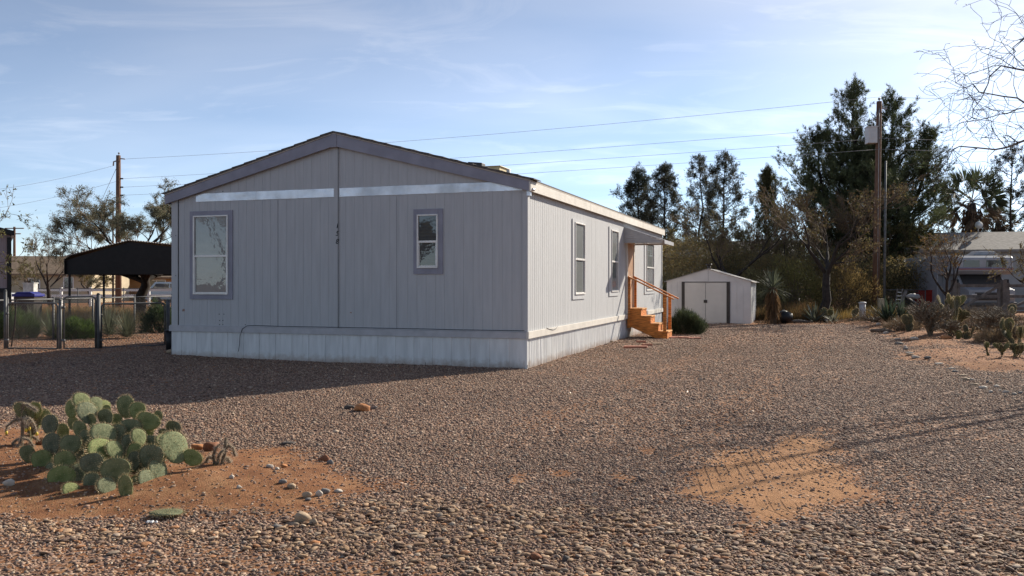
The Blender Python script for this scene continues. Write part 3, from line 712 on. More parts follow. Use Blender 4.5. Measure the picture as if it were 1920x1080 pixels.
slab(1143, 643, .16, .10, .05, .1, 'small tan brick against the white skirting', MATS['tan_brick'], name='brick')

# ------------------------------------------------------------------ shed
shedm = mat('shed_metal', (.62, .58, .56), rough=.5, var=.08, scale=2, bump=.05)
shedd = mat('shed_door_paint', (.64, .585, .53), rough=.5, var=.06, scale=2)
brown = mat('brown_trim', (.055, .045, .04), rough=.5, var=.2)
shed = thing('garden_shed', 'pale metal garden shed with double doors and brown trim', 'shed', (9.32, 33.9, 0), HR)
SWd = 3.27; SD = 3.5; SE = 1.66; SR = 2.13; sx0 = -SWd
mb = MB(); cols = []
for u in np.arange(0, SWd, .2565): cols += [(u + .012, 0), (u + .02, .012), (u + .028, 0)]
sheet(mb, [(0, 0)] + cols + [(SWd, 0)], lambda u, d, z: (-u, d, z), SE, -.05)
mb.build('front_wall', shedm, shed)
mb = MB(); mb.prism([(sx0 - .02, SE - .02), (.02, SE - .02), (.02, SE + .02), (sx0 / 2, SR), (sx0 - .02, SE + .02)], 'y', -.02, -.002); mb.build('gable_panel', shedm, shed)
mb = MB(); mb.box(sx0 / 2 - .004, sx0 / 2 + .004, -.024, -.0205, SE, SR - .03); mb.build('gable_seam', brown, shed)
mb = MB(); cc = []
for u in np.arange(0, SD - .2, .26): cc += [(u, 0), (u + .1, 0), (u + .12, .03), (u + .22, .03), (u + .24, 0)]
sheet(mb, cc + [(SD, 0)], lambda u, d, z: (-d, u, z), SE, -.05)
sheet(mb, cc + [(SD, 0)], lambda u, d, z: (sx0 + d, u, z), SE, -.05)
sheet(mb, [(0, 0), (SWd, 0)], lambda u, d, z: (-u, SD, z), SE, -.05); mb.build('side_wall', skirtm, shed)
mb = MB(); mb.prism([(sx0 - .10, SE - .03), (sx0 / 2, SR + .003), (.14, SE - .06), (.14, SE - .045), (sx0 / 2, SR + .03), (sx0 - .10, SE - .01)], 'y', -.08, SD + .08); mb.build('roof', mat('shed_roof', (.30, .27, .25), rough=.5), shed)
xd0, xd1 = -(SWd) * .80, -SWd * .265
mb = MB(); mb.box(xd0 - .06, xd0 + .06, -.03, -.003, 0, SE - .05); mb.box(xd1 - .06, xd1 + .07, -.03, -.003, 0, SE - .05); mb.box(xd0 - .06, xd1 + .07, -.031, -.003, SE - .049, SE - .021); mb.build('door_frame', brown, shed)
xm = (xd0 + xd1) / 2 + .0
for a, b_ in ((xd0 + .062, xm - .006), (xm + .006, xd1 - .062)):
    mb = MB(); mb.box(a, b_, -.022, -.006, .03, SE - .07)
    d = mb.build('door', shedd, shed, .004)
    hx = b_ - .03 if b_ < xm + .001 else a + .03
    mb = MB(); mb.box(hx - .03, hx + .03, -.045, -.023, .80, .92); mb.build('handle', brown, d)
mb = MB(); mb.box(xm - .0055, xm + .0055, -.02, -.008, .03, SE - .07); mb.build('door_gap', dark, shed)
mb = MB(); mb.tube([(sx0 / 2, 0.3, SR - .02), (sx0 / 2, .3, SR + .16)], .07, 8); mb.tube([(sx0 / 2, .3, SR + .16), (sx0 / 2, .3, SR + .22)], .12, 8); mb.build('roof_vent', brown, shed)

# ------------------------------------------------------------------ vegetation tools
bark_d = mat('dark_bark', (.04, .031, .026), rough=.95, var=.4, scale=8, bump=.5, bscale=30)
bark_g = mat('grey_bark', (.17, .14, .115), rough=.95, var=.4, scale=8, bump=.5, bscale=30)
bark_b = mat('brown_twig', (.155, .11, .075), rough=.95, var=.4, scale=8)
leaf_m = mat('leaf', (1, 1, 1), rough=.65, var=.3, scale=1.2, attr='col', translucent=.4)
needle_m = mat('needle', (1, 1, 1), rough=.55, var=.3, scale=.8, attr='col', translucent=.25)

def branches(g, start, d0, length, rad, depth, spread=.6, droop=0., up=.15, n=(2, 4), ratio=.68, wob=.12, npts=5):
    """recursive limbs; returns a dict depth -> (list of polylines, list of radii)"""
    out = {k: ([], []) for k in range(depth + 1)}
    def rec(p, d, l, r, lev):
        pts = [p]; dd = d.copy(); q = p.copy(); st_ = l / (npts - 1)
        for i in range(npts - 1):
            dd = dd + g.normal(0, wob, 3) + np.array([0, 0, (up if lev < depth - 1 else -droop) * .5]); dd /= np.linalg.norm(dd)
            q = q + dd * st_; pts.append(q)
        rr = np.linspace(r, r * (.55 if lev < depth else .3), npts)
        out[lev][0].append(np.array(pts)); out[lev][1].append(rr)
        if lev == depth: return
        k = g.integers(n[0], n[1] + 1)
        for j in range(k):
            t = 1. if j == 0 else g.uniform(.35, 1.)
            f = t * (npts - 1); i0 = min(int(f), npts - 2); fr = f - i0
            bp_ = pts[i0] * (1 - fr) + pts[i0 + 1] * fr
            ax = g.normal(size=3); ax -= dd * (ax @ dd); ax /= np.linalg.norm(ax) + 1e-9
            a = spread * g.uniform(.45, 1.2) * (.5 if j == 0 else 1)
            nd = dd * math.cos(a) + ax * math.sin(a)
            rec(bp_, nd, l * ratio * g.uniform(.75, 1.2), max(r * (1 - .45 * t) * .68, .004), lev + 1)
    rec(np.array(start, float), unit(np.array(d0, float)), length, rad, 0)
    return out
def merge(outs):
    o = {}
    for a in outs:
        for k, (p, r) in a.items():
            o.setdefault(k, ([], [])); o[k][0].extend(p); o[k][1].extend(r)
    return o
def wood(out, levels, m, name, parent, minr=0.):
    V = []; Q = []; off = 0
    for lv in levels:
        if lv not in out or not out[lv][0]: continue
        P = np.array(out[lv][0]); Rr = np.maximum(np.array(out[lv][1]), minr)
        v, q = tubes_np(P, Rr, 8 if lv < 1 else (5 if lv < 3 else 3)); V.append(v); Q.append(q + off); off += len(v)
    return np_mesh(name, np.concatenate(V), np.concatenate(Q), m, parent, smooth=True)
def leaves_on(out, levels, g, per, l, w, cols, name, parent, m=None, jit=.06, quad=False, upb=.0):
    P = np.concatenate([np.array(out[k][0]) for k in levels if out[k][0]])     # (B,n,3)
    B, n, _ = P.shape
    tot = B * per; bi = np.repeat(np.arange(B), per); t = g.uniform(.15, 1, tot) * (n - 1); i0 = np.minimum(t.astype(int), n - 2); f = (t - i0)[:, None]
    c = P[bi, i0] * (1 - f) + P[bi, i0 + 1] * f + g.normal(0, jit, (tot, 3))
    d = unit(g.normal(size=(tot, 3)) + unit(P[bi, i0 + 1] - P[bi, i0]) * .8 + np.array([0, 0, upb]))
    ll = l * g.uniform(.6, 1.3, tot); ww = w * g.uniform(.6, 1.3, tot)
    V, T = (leaf_quads if quad else leaf_tris)(c, d, ll, ww, g); k = T.shape[1]
    cols = np.array(cols); ci = cols[g.integers(0, len(cols), B)][bi] * g.uniform(.7, 1.25, (tot, 1))
    return np_mesh(name, V, T, m or leaf_m, parent, col=np.repeat(ci, k, 0))

def mesquite(loc, H, spread_r, seed, label, group=None, leaf=(.10, .085, .03), per=6, depth=5, stems=3, lean=(0, 0), trunk_h=.25, r0=.13, name='mesquite_tree', cat='tree',
             lsize=.085, bark=None, leafcols=None, minr=.008, spread=.62, up=.12, droop=.1, trunk_lean=None, n=(2, 4), wob=.12, elev=(.6, 1.1)):
    g = np.random.default_rng(seed)
    root = thing(name, label, cat, loc, 0, group)
    th = H * trunk_h
    tl = np.array([*(trunk_lean or (g.normal(0, .06), g.normal(0, .06))), 1.]) * th
    P = np.linspace([0, 0, -.1], tl, 5) + np.r_[np.zeros((1, 3)), g.normal(0, .03 * th, (3, 3)), np.zeros((1, 3))]
    outs = [{0: ([P], [np.linspace(r0 * 1.25, r0 * .85, 5)])}]
    for i in range(stems):
        a = 2 * math.pi * (i + g.uniform(-.25, .25)) / stems + 1.1; el = g.uniform(*elev)
        d = np.array([math.cos(a) * math.cos(el) * spread_r / H * 2.0, math.sin(a) * math.cos(el) * spread_r / H * 2.0, math.sin(el)]) + np.array([*lean, 0])
        b_ = branches(g, tl * g.uniform(.85, 1), d, H * .34, r0 * .62, depth - 1, spread, droop, up, n=n, wob=wob)
        outs.append({k + 1: v for k, v in b_.items()})
    o = merge(outs)
    # rescale to the wanted height and radius
    allp = np.concatenate([np.array(o[k][0]).reshape(-1, 3) for k in o])
    sz = H / np.quantile(allp[:, 2], .995); sr = spread_r / np.quantile(np.hypot(allp[:, 0], allp[:, 1]), .97)
    for k in o:
        for p in o[k][0]:
            hh = np.clip(p[:, 2:3] / max(th, .3), 0, 1)
            p[:, :2] *= (1 + (sr - 1) * hh) if k == 0 else sr
            p[:, 2] *= sz
    bk = bark or bark_d
    wood(o, (0, 1), bk, 'trunk', root)
    wood(o, [2], bk, 'limbs', root, minr)
    wood(o, [k for k in o if k >= 3], bark_b, 'twigs', root, minr)
    if per:
        dk_ = max(o); leaves_on(o, [dk_ - 1, dk_], g, per, lsize, lsize * .45, leafcols or [leaf, tuple(c * .6 for c in leaf), tuple(c * 1.35 for c in leaf)], 'crown', root, jit=.05 * H / 5)
    return root

def pine(loc, H, prof, seed, label, group=None, base=.15, nlimb=60, col=(.05, .068, .04), tuft=.16, m_needles=5, plume=.45, leads=((0, 1, 1),), open_=.0, trunk_r=.17, name='pine_tree', upang=.35, sub=3, nd=.020, uptuft=.3, per=16, prad=.10, tipup=.3, lv=(.6, 1.15)):
    """prof(t) -> crown radius at relative height t (0 base .. 1 top); leads: (sideways offset, height share, radius share)"""
    g = np.random.default_rng(seed)
    root = thing(name, label, 'tree', loc, 0, group)
    P0 = []; R0 = []; tips = []
    for li, (offx, hf, rf_) in enumerate(leads):
        hh = H * hf; offy = 0 if li == 0 else g.uniform(-.8, .8)
        tz = np.linspace(0, 1, 7); k = np.clip(tz * 1.5 - .15, 0, 1)
        tp = np.stack([offx * k, offy * k, tz * hh - .1], -1) + np.r_[np.zeros((1, 3)), g.normal(0, .06, (6, 3)) * [1, 1, 0]]
        P0.append(tp); R0.append(np.linspace(trunk_r, .02, 7)); tips.append((tp, hh, rf_))
    L1 = []; LR1 = []; cb_ = []; cd_ = []; cl_ = []
    tot = sum(t[2] for t in tips)
    for tp, hh, rs in tips:
        nl = max(6, int(nlimb * rs / tot))
        for i in range(nl):
            t = (i + g.random()) / nl; t = t ** .9
            if g.random() < open_ * .5: continue
            zz_ = (base + (1 - base) * t) * hh
            f = np.interp(zz_ / hh, np.linspace(0, 1, 7), range(7)); j0 = min(int(f), 5); p = tp[j0] * (1 - f + j0) + tp[j0 + 1] * (f - j0)
            az = i * 2.399 + g.uniform(-.5, .5); l = max(.22, prof(t) * rs * g.uniform(*lv))
            el = upang * (.3 + 1.1 * t) + g.normal(0, .1)
            d = np.array([math.cos(az) * math.cos(el), math.sin(az) * math.cos(el), math.sin(el)])
            q = np.linspace(0, 1, 5)[:, None]
            pl = p + d * l * q + np.array([0, 0, 1]) * (q ** 2) * l * tipup + np.r_[np.zeros((1, 3)), g.normal(0, .05 * l, (4, 3))]
            L1.append(pl); LR1.append(np.linspace(.012 + .018 * l, .008, 5))
            for k in range(int(sub + l * 2.6)):
                tt = g.uniform(.30, 1) if k else 1.; ff = tt * 4; j = min(int(ff), 3); bp_ = pl[j] * (1 - ff + j) + pl[j + 1] * (ff - j)
                sdv = unit(d * .6 + g.normal(0, .55, 3) + np.array([0, 0, uptuft])); sl_ = g.uniform(.05, .45) * (.5 + .5 * min(l, 2)) * (0.1 if k == 0 else 1)
                e = bp_ + sdv * sl_
                L1.append(np.linspace(bp_, e, 5)); LR1.append(np.full(5, .007))
                dv = unit(sdv + np.array([0, 0, uptuft]))
                cb_.append(e); cd_.append(dv); cl_.append(plume * g.uniform(.6, 1.2))
                if g.random() < .5: cb_.append((bp_ + e) / 2); cd_.append(unit(dv + g.normal(0, .4, 3))); cl_.append(plume * .7)
        for k in range(6): cb_.append(tp[-1] - np.array([0, 0, .22 * k])); cd_.append(unit(np.array([0, 0, 1.]) + g.normal(0, .25, 3) * (k > 0))); cl_.append(plume)
    V1, Q1 = tubes_np(np.array(P0), np.array(R0), 8)
    np_mesh('trunk', V1, Q1, bark_d, root, smooth=True)
    V1, Q1 = tubes_np(np.array(L1), np.array(LR1), 3); np_mesh('limbs', V1, Q1, bark_d, root, smooth=True)
    B_ = np.array(cb_); D_ = np.array(cd_); Ln_ = np.array(cl_); n = len(B_) * per
    bi = np.repeat(np.arange(len(B_)), per); u = g.random(n)
    c = B_[bi] + D_[bi] * (u * Ln_[bi])[:, None] + g.normal(0, prad, (n, 3)) * (1 - .6 * u)[:, None]
    tone_ = g.uniform(.6, 1.4, len(B_))[bi] * g.uniform(.8, 1.2, n)
    c3 = np.repeat(c, m_needles, 0); d3 = unit(np.repeat(D_[bi], m_needles, 0) * 1.1 + g.normal(0, .6, (len(c3), 3)))
    V3, T3 = leaf_tris(c3, d3, tuft * g.uniform(.7, 1.3, len(c3)), np.full(len(c3), nd), g)
    cl = np.repeat(tone_, m_needles)[:, None] * np.array(col)
    np_mesh('crown', V3, T3, needle_m, root, col=np.repeat(cl, 3, 0))
    return root

def shrub(loc, rx, rz_, seed, label, cat, name, col, n=2500, l=.10, w=.012, up=.6, group=None, stems=24, ry=None):
    g = np.random.default_rng(seed); root = thing(name, label, cat, loc, 0, group)
    ry = ry or rx
    u = unit(g.normal(size=(n, 3))); u[:, 2] = np.abs(u[:, 2]); rr = g.uniform(.45, 1.02, n) ** .6
    lump = 1 + .16 * np.sin(u[:, 0] * 7 + seed) * np.cos(u[:, 1] * 6 + 1) + .1 * np.sin(u[:, 2] * 11 + u[:, 0] * 5)
    c = u * (rr * lump)[:, None] * [rx, ry, rz_]
    d = unit(u * .8 + [0, 0, up] + g.normal(0, .4, (n, 3)))
    V, T = leaf_tris(c, d, l * g.uniform(.6, 1.4, n), np.full(n, w), g)
    cl = np.array(col) * g.uniform(.5, 1.5, (n, 1))
    np_mesh('foliage', V, T, leaf_m, root, col=np.repeat(cl, 3, 0))
    P = []
    for i in range(stems):
        e = unit(g.normal(size=3)); e[2] = abs(e[2]) + .3; e = unit(e) * [rx * .8, ry * .8, rz_ * .8]
        P.append(np.linspace([0, 0, -.03], e, 4) + np.r_[np.zeros((1, 3)), g.normal(0, .03, (3, 3))])
    V, Q = tubes_np(np.array(P), np.tile(np.linspace(.012, .004, 4), (stems, 1)), 4); np_mesh('stems', V, Q, bark_b, root)
    return root

def spiky(loc, nl, L0, seed, label, cat, name, col, w=.03, elev=(.1, 1.5), bend=.35, trunk=0., tr=.1, group=None, m=None, skirt=0):
    """rosette of long strap leaves, optionally on a trunk with a skirt of dead leaves"""
    g = np.random.default_rng(seed); root = thing(name, label, cat, loc, 0, group)
    az = g.uniform(0, 6.283, nl); el = g.uniform(*elev, nl); ll = L0 * g.uniform(.75, 1.1, nl)
    d = np.stack([np.cos(az) * np.cos(el), np.sin(az) * np.cos(el), np.sin(el)], -1)
    side = unit(np.cross(d, np.array([0, 0, 1.])) + 1e-6)
    t = np.linspace(0, 1, 5)
    b0 = np.array([0, 0, trunk]) + d * (tr * .7)
    P = b0[:, None] + d[:, None] * (t[None, :, None] * ll[:, None, None]) - np.array([0, 0, 1.]) * (t ** 2)[None, :, None] * (ll * bend * np.cos(el) * g.uniform(.3, 1.3, nl))[:, None, None]
    wv = w * np.array([.7, 1, .8, .5, .05])
    V = np.stack([P - side[:, None] * wv[None, :, None] / 2, P + side[:, None] * wv[None, :, None] / 2], 2).reshape(-1, 3)
    idx = np.arange(nl * 10).reshape(nl, 5, 2)
    Q = np.stack([idx[:, :-1, 0], idx[:, :-1, 1], idx[:, 1:, 1], idx[:, 1:, 0]], -1).reshape(-1, 4)
    cl = np.repeat(np.array(col) * g.uniform(.6, 1.4, (nl, 1)), 10, 0)
    np_mesh('leaves', V, Q, m or leaf_m, root, col=cl)
    if trunk > .05:
        mb = MB(); mb.tube([(0, 0, -.1), (.02, 0, trunk * .5), (0, 0, trunk + .05)], [tr, tr * .9, tr * .8], 10); mb.build('trunk', bark_b, root)
    if skirt:
        n = skirt; az = g.uniform(0, 6.283, n); z0 = g.uniform(.25, 1, n) * trunk
        c = np.stack([np.cos(az) * tr, np.sin(az) * tr, z0], -1); d = unit(np.stack([np.cos(az) * .35, np.sin(az) * .35, -np.ones(n)], -1) + g.normal(0, .12, (n, 3)))
        V, T = leaf_tris(c, d, L0 * g.uniform(.4, .8, n), np.full(n, w * 1.1), g)
        np_mesh('dead_leaves', V, T, leaf_m, root, col=np.repeat(np.array([.20, .12, .06]) * g.uniform(.5, 1.3, (n, 1)), 3, 0))
    return root

def grass_stuff(name, label, region, n, l, cols, seed, w=.012, cat='grass', zoff=0., up=1.6):
    g = np.random.default_rng(seed); P = np.array(region)
    x0, y0 = P.min(0); x1, y1 = P.max(0)
    x = g.uniform(x0, x1, n * 2); y = g.uniform(y0, y1, n * 2)
    k = (sdist(x, y, P) > 0) & (g.random(n * 2) < sm(.38, .62, fbm(x, y, .9, seed, 3)) + .12) & ~in_house(x, y); x, y = x[k][:n], y[k][:n]; n = len(x)
    c = np.stack([x, y, gz(x, y) + zoff], -1); d = unit(g.normal(0, .45, (n, 3)) + [0, 0, up])
    V, T = leaf_tris(c, d, l * g.uniform(.5, 1.3, n) * (.6 + .8 * fbm(x, y, .6, seed + 3, 2)), np.full(n, w), g)
    cols = np.array(cols); cl = cols[g.integers(0, len(cols), n)] * g.uniform(.6, 1.3, (n, 1))
    return tag(np_mesh(name, V, T, leaf_m, col=np.repeat(cl, 3, 0)), label, cat, kind='stuff')

# ================================================================== trees on the right
def at(px, Y, z=None):
    x = (px - 960) / F * Y
    return Vector((x, Y, gz1(x, Y) if z is None else z))
bush = lambda t: np.interp(t, [0, .15, .35, .7, .9, 1], [.6, .95, 1, .72, .38, .12])
PG = 'pines behind the shed'
pine(at(1197, 62), 9.4, lambda t: 1.75 * bush(t), 1, 'leftmost dark bushy pine rising behind the far end of the mobile home roof', PG, base=.15, nlimb=84, col=(.06, .07, .045), trunk_r=.16, plume=.34, prad=.15, per=24)
pine(at(1247, 60), 9.5, lambda t: 1.65 * bush(t), 2, 'pine with a forked top and a visible trunk, second from the left behind the shed', PG, base=.2, nlimb=56, col=(.08, .08, .05), trunk_r=.15, plume=.34, prad=.15, per=24)
pine(at(1313, 63), 10.6, lambda t: 1.45 * bush(t) * (1 if t > .1 else .6), 3, 'slender open pine with sky showing through its crown, left of the tallest slender one', PG, base=.25, nlimb=44, col=(.09, .09, .06), trunk_r=.13, plume=.34, prad=.15, per=24, open_=.3)
pine(at(1357, 60), 10.3, lambda t: 1.65 * bush(t), 4, 'slender open pine with tufted rounded top, rightmost of the four behind the shed', PG, base=.22, nlimb=52, col=(.085, .085, .055), trunk_r=.14, plume=.34, prad=.15, per=24, open_=.2)
cone = lambda t: np.interp(t, [0, .5, .85, 1], [1, .72, .3, .08])
pine(at(1440, 54), 8.2, lambda t: 2.1 * cone(t), 5, 'pointed olive green conifer between the slender pines and the huge pine', base=.1, nlimb=90, col=(.11, .10, .04), trunk_r=.12, upang=.9, uptuft=1.0, plume=.5, name='conifer')
bigp = lambda t: np.interp(t, [0, .1, .3, .5, .62, .75, .88, 1], [3.6, 5.0, 5.1, 4.2, 3.3, 2.3, 1.3, .35])
pine(at(1622, 52), 13.1, bigp, 6, 'huge dense dark pine with several leaders behind the wooden pole carrying the transformer', base=.08, nlimb=330, col=(.098, .115, .052), trunk_r=.28, leads=((-.7, 1, .62), (1.7, .955, .58), (3.6, .80, .52), (-2.9, .78, .62), (.3, .72, 1.1)), m_needles=5, per=19, tuft=.20, plume=.75, upang=.42, sub=4, uptuft=.55, nd=.022, prad=.085, tipup=.45, lv=(.5, 1.25))
pine(at(1896, 60), 10.9, lambda t: 2.0 * bush(t), 7, 'airy pine at the right edge beyond the neighbouring house roof', base=.3, nlimb=46, col=(.05, .055, .036), trunk_r=.14, open_=.3)
pine(at(1784, 66), 8.6, lambda t: .9 * bush(t), 8, 'thin sparse conifer standing just left of the tall fan palm', base=.35, nlimb=22, col=(.07, .07, .045), trunk_r=.09, open_=.5, name='conifer')

def palm(loc, zc, fl, nf, seed, label, tr, group):
    g = np.random.default_rng(seed); root = thing('fan_palm', label, 'palm', loc, 0, group)
    mb = MB(); mb.tube([(0, 0, -.1), (.02, 0, zc * .45), (0, .02, zc * .6), (0, 0, zc - .1)], [tr * .9, tr * .6, tr * .95, tr * .45], 12)
    mb.build('trunk', bark_d, root)
    cols = []; VV = []; TT = []; off = 0; pet = []
    for i in range(nf):
        az = i * 2.399 + g.uniform(-.2, .2); el = math.pi / 2 - .08 - 2.3 * ((i + .5) / nf) ** .8
        d = np.array([math.cos(az) * math.cos(el), math.sin(az) * math.cos(el), math.sin(el)])
        pl = fl * .58 * g.uniform(.8, 1.1); p0 = np.array([0, 0, zc]); p1 = p0 + d * pl - [0, 0, .05]
        pet.append(np.linspace(p0, p1, 4)); side0 = unit(np.cross(d, [0, 0, 1.]) + 1e-6); upv0 = np.cross(side0, d); ro = g.uniform(.5, 1.3) * (1 if g.random() < .5 else -1); side = side0 * math.cos(ro) + upv0 * math.sin(ro); upv = np.cross(side, d)
        nb = 24; an = np.linspace(-1.35, 1.35, nb)
        dd = unit(d[None] * np.cos(an)[:, None] + side[None] * np.sin(an)[:, None] + upv[None] * .12 - np.array([0, 0, .25]) * g.uniform(.3, 1.5))
        ll = fl * .46 * (1 - .25 * np.abs(an) / 1.35) * g.uniform(.9, 1.1, nb)
        V, T = leaf_quads(np.repeat(p1[None], nb, 0), dd, ll, np.full(nb, .080 * fl / 2.2), g)
        VV.append(V); TT.append(T + off); off += len(V)
        base_c = np.array([.055, .07, .035]) if el > -.15 else np.array([.12, .09, .06])
        cols.append(np.repeat(base_c * g.uniform(.7, 1.3, (nb, 1)), 4, 0))
    np_mesh('fronds', np.concatenate(VV), np.concatenate(TT), leaf_m, root, col=np.concatenate(cols))
    V, Q = tubes_np(np.array(pet), np.full((nf, 4), .02), 3); np_mesh('petioles', V, Q, bark_b, root)
    n = 500; az = g.uniform(0, 6.283, n); z0 = g.uniform(.62, .93, n) * zc
    c = np.stack([np.cos(az) * tr * .9, np.sin(az) * tr * .9, z0], -1); d = unit(np.stack([np.cos(az) * .3, np.sin(az) * .3, -np.ones(n)], -1) + g.normal(0, .2, (n, 3)))
    V, T = leaf_tris(c, d, g.uniform(.4, .9, n), np.full(n, .07), g)
    np_mesh('dead_skirt', V, T, leaf_m, root, col=np.repeat(np.array([.10, .065, .04]) * g.uniform(.5, 1.3, (n, 1)), 3, 0))
PP = 'fan palms beyond the neighbouring house'
palm(at(1822, 58), 7.0, 2.7, 30, 31, 'tall fan palm with shaggy trunk standing behind the house with the satellite dish', .55, PP)
palm(at(1872, 61), 6.0, 1.5, 20, 32, 'shorter fan palm between the tall palm and the airy pine', .4, PP)

olive = (.17, .14, .05); brownl = (.19, .115, .05); greyg = (.22, .21, .13); oran_l = (.30, .16, .04)
mesquite(at(1375, 42), 5.9, 3.7, 41, 'dark trunked leafy mesquite spreading its limbs directly behind the shed roof', 'mesquites behind the yard', per=5, leafcols=[olive, (.15, .12, .06), (.2, .16, .08)], depth=7, n=(2, 3), minr=.010, lsize=.07, trunk_h=.30, r0=.15)
mesquite(at(1541, 37), 5.7, 3.7, 42, 'mesquite with crooked dark trunk standing between the yucca and the white post', 'mesquites behind the yard', per=3, leafcols=[brownl, olive, (.2, .15, .07), (.22, .19, .07)], depth=7, n=(2, 3), minr=.010, lsize=.065, trunk_h=.40, r0=.17, trunk_lean=(.10, 0))
mesquite(at(1460, 46), 5.6, 2.8, 43, 'yellowish olive mesquite crown behind the yucca', 'mesquites behind the yard', per=9, leafcols=[olive, (.22, .19, .06), (.16, .14, .06)], depth=6, n=(2, 4), minr=.011, lsize=.09, trunk_h=.2)
mesquite(at(1295, 50), 5.2, 2.7, 44, 'low leafy mesquite between the mobile home and the shed peak', 'mesquites behind the yard', per=8, leafcols=[olive, (.15, .14, .07)], depth=6, n=(2, 4), minr=.011, lsize=.085, trunk_h=.2)
mesquite(at(1610, 45), 6.4, 3.1, 45, 'russet brown twiggy mesquite crown wrapped round the wooden transformer pole', 'mesquites behind the yard', per=5, leafcols=[brownl, (.20, .12, .06), (.14, .10, .06), (.28, .17, .06)], depth=6, n=(2, 4), minr=.011, lsize=.08, trunk_h=.2)
mesquite(at(1690, 48), 4.9, 2.4, 46, 'greenish bush tree between the metal pole and the grey neighbouring house', 'mesquites behind the yard', per=14, leafcols=[olive, (.08, .085, .03)], depth=6, minr=.012, lsize=.13, trunk_h=.12)
for i_, (a_, Y_, w_, h_, lb_) in enumerate(((1270, 45, 1.6, 2.3, 'pale olive bush between the mobile home and the shed'), (1425, 41, 1.3, 2.2, 'olive bush behind the right roof edge of the shed'), (1490, 41.5, 1.7, 2.9, 'yellow olive bush right of the yucca'), (1585, 41.5, 1.6, 2.7, 'golden brown bush right of the crooked mesquite'), (1700, 45, 1.6, 2.6, 'dark green bush against the left end of the grey house'), (1345, 46, 1.9, 3.3, 'tall grey olive bush behind the shed peak'))):
    shrub(at(a_, Y_), w_, h_, 180 + i_, lb_, 'bush', 'olive_bush', ((.19, .17, .085), (.19, .165, .07), (.23, .20, .065), (.25, .175, .07), (.11, .11, .05), (.18, .16, .09))[i_], n=7000, l=.13, w=.03, up=.4, group='bushes behind the yard', stems=50)
mesquite(at(1395, 52), 5.0, 2.4, 47, 'bare thin twigged tree below the slender pines', 'bare trees behind the yard', per=1, leafcols=[brownl], depth=6, n=(2, 3), minr=.012, trunk_h=.2, up=.35, spread=.45)
mesquite(at(1482, 50), 6.6, 1.7, 48, 'tall bare tree of fine upright twigs left of the huge pine', 'bare trees behind the yard', per=1, leafcols=[brownl], depth=6, n=(2, 3), minr=.011, trunk_h=.2, up=.5, spread=.4, elev=(1.0, 1.35))
mesquite(at(1776, 35.5), 3.85, 1.75, 49, 'small nearly bare vase shaped tree in front of the grey house and the camper', None, per=2, leafcols=[oran_l, (.22, .16, .04)], depth=5, n=(2, 4), minr=.009, trunk_h=.33, r0=.09, up=.3, spread=.5, elev=(.75, 1.2), stems=4, lsize=.07)
mesquite(at(1945, 37), 3.8, 2.3, 50, 'thin leaved tree reaching in from the right edge across the camper', None, per=3, leafcols=[olive, (.2, .15, .04)], depth=5, minr=.009, trunk_h=.3, r0=.09, up=.1, spread=.7)
# the two bare trees standing just outside the frame, reaching in
nbt = thing('mesquite_tree', 'large bare tree reaching in from the right with zigzag twigs above the palms', 'tree', Vector((12.4, 15.6, 0)))
g_ = np.random.default_rng(77); tb = Vector((12.4, 15.6, 0)); fork = Vector((-.15, -.1, 2.1))
limbs = [([(2060, 330, 15.2), (1985, 275, 15), (1920, 255, 14.8), (1893, 274, 14.7), (1855, 272, 14.6), (1802, 272, 14.6), (1780, 291, 14.5), (1752, 317, 14.5)], .038),
         ([(2050, 300, 15.4), (1975, 215, 15.2), (1920, 193, 15.1), (1885, 181, 15.1), (1840, 170, 15), (1822, 164, 15), (1792, 156, 15)], .033),
         ([(2045, 240, 15.0), (1985, 150, 14.6), (1925, 135, 14.5), (1880, 120, 14.4), (1855, 150, 14.4), (1832, 190, 14.3), (1822, 220, 14.3)], .033),
         ([(2050, 290, 15.8), (1980, 255, 15.9), (1925, 202, 16), (1890, 210, 16), (1860, 216, 16), (1822, 232, 16), (1806, 228, 16)], .027),
         ([(2060, 220, 15.4), (2010, 120, 15.3), (1975, 60, 15.3), (1955, 30, 15.2), (1940, 0, 15.2)], .038),
         ([(2080, 200, 14.6), (2000, 100, 13.9), (1950, 75, 13.6), (1925, 60, 13.5), (1905, 90, 13.5), (1895, 100, 13.4)], .033),
         ([(2300, 230, 16), (2400, 160, 16), (2480, 140, 16)], .027), ([(2230, 200, 16), (2330, 120, 16.5), (2400, 60, 17)], .031)]
outs = [{0: ([np.linspace([0, 0, -.1], fork, 5)], [np.linspace(.2, .15, 5)])}]
for pts, r0 in limbs:
    ch = [np.array(fork[:])] + [np.array((pix(a, b_, Y_) - tb)[:]) for a, b_, Y_ in pts]
    ch = np.array(ch); n_ = len(ch); t = np.linspace(0, n_ - 1, 13); pl = np.stack([np.interp(t, range(n_), ch[:, k]) for k in range(3)], -1)
    pl[1:-1] += g_.normal(0, .03, (11, 3))
    rr = .75 * r0 * np.linspace(1, .10, 13) ** .9
    for a in range(0, 12, 4): outs.append({1: ([pl[a:a + 5]], [rr[a:a + 5]])})
    for a in range(2, 13):
        for q in range(1 if a < 8 else 2):
            d = unit(unit(pl[min(a + 1, 12)] - pl[a - 1]) * .55 + g_.normal(0, .6, 3) + [0, 0, .1])
            b_ = branches(g_, pl[a], d, g_.uniform(.35, .75), max(.005, rr[a] * .5), 2, .8, .1, .06, n=(1, 3), ratio=.68, wob=.28)
            outs.append({k + 2: v for k, v in b_.items()})
o = merge(outs)
wood(o, (0, 1), bark_g, 'trunk', nbt); wood(o, (2, 3, 4), bark_d, 'branches', nbt, .0035)
leaves_on(o, [3, 4], g_, 1, .035, .012, [(.16, .11, .05), (.2, .14, .07)], 'crown', nbt, jit=.01)
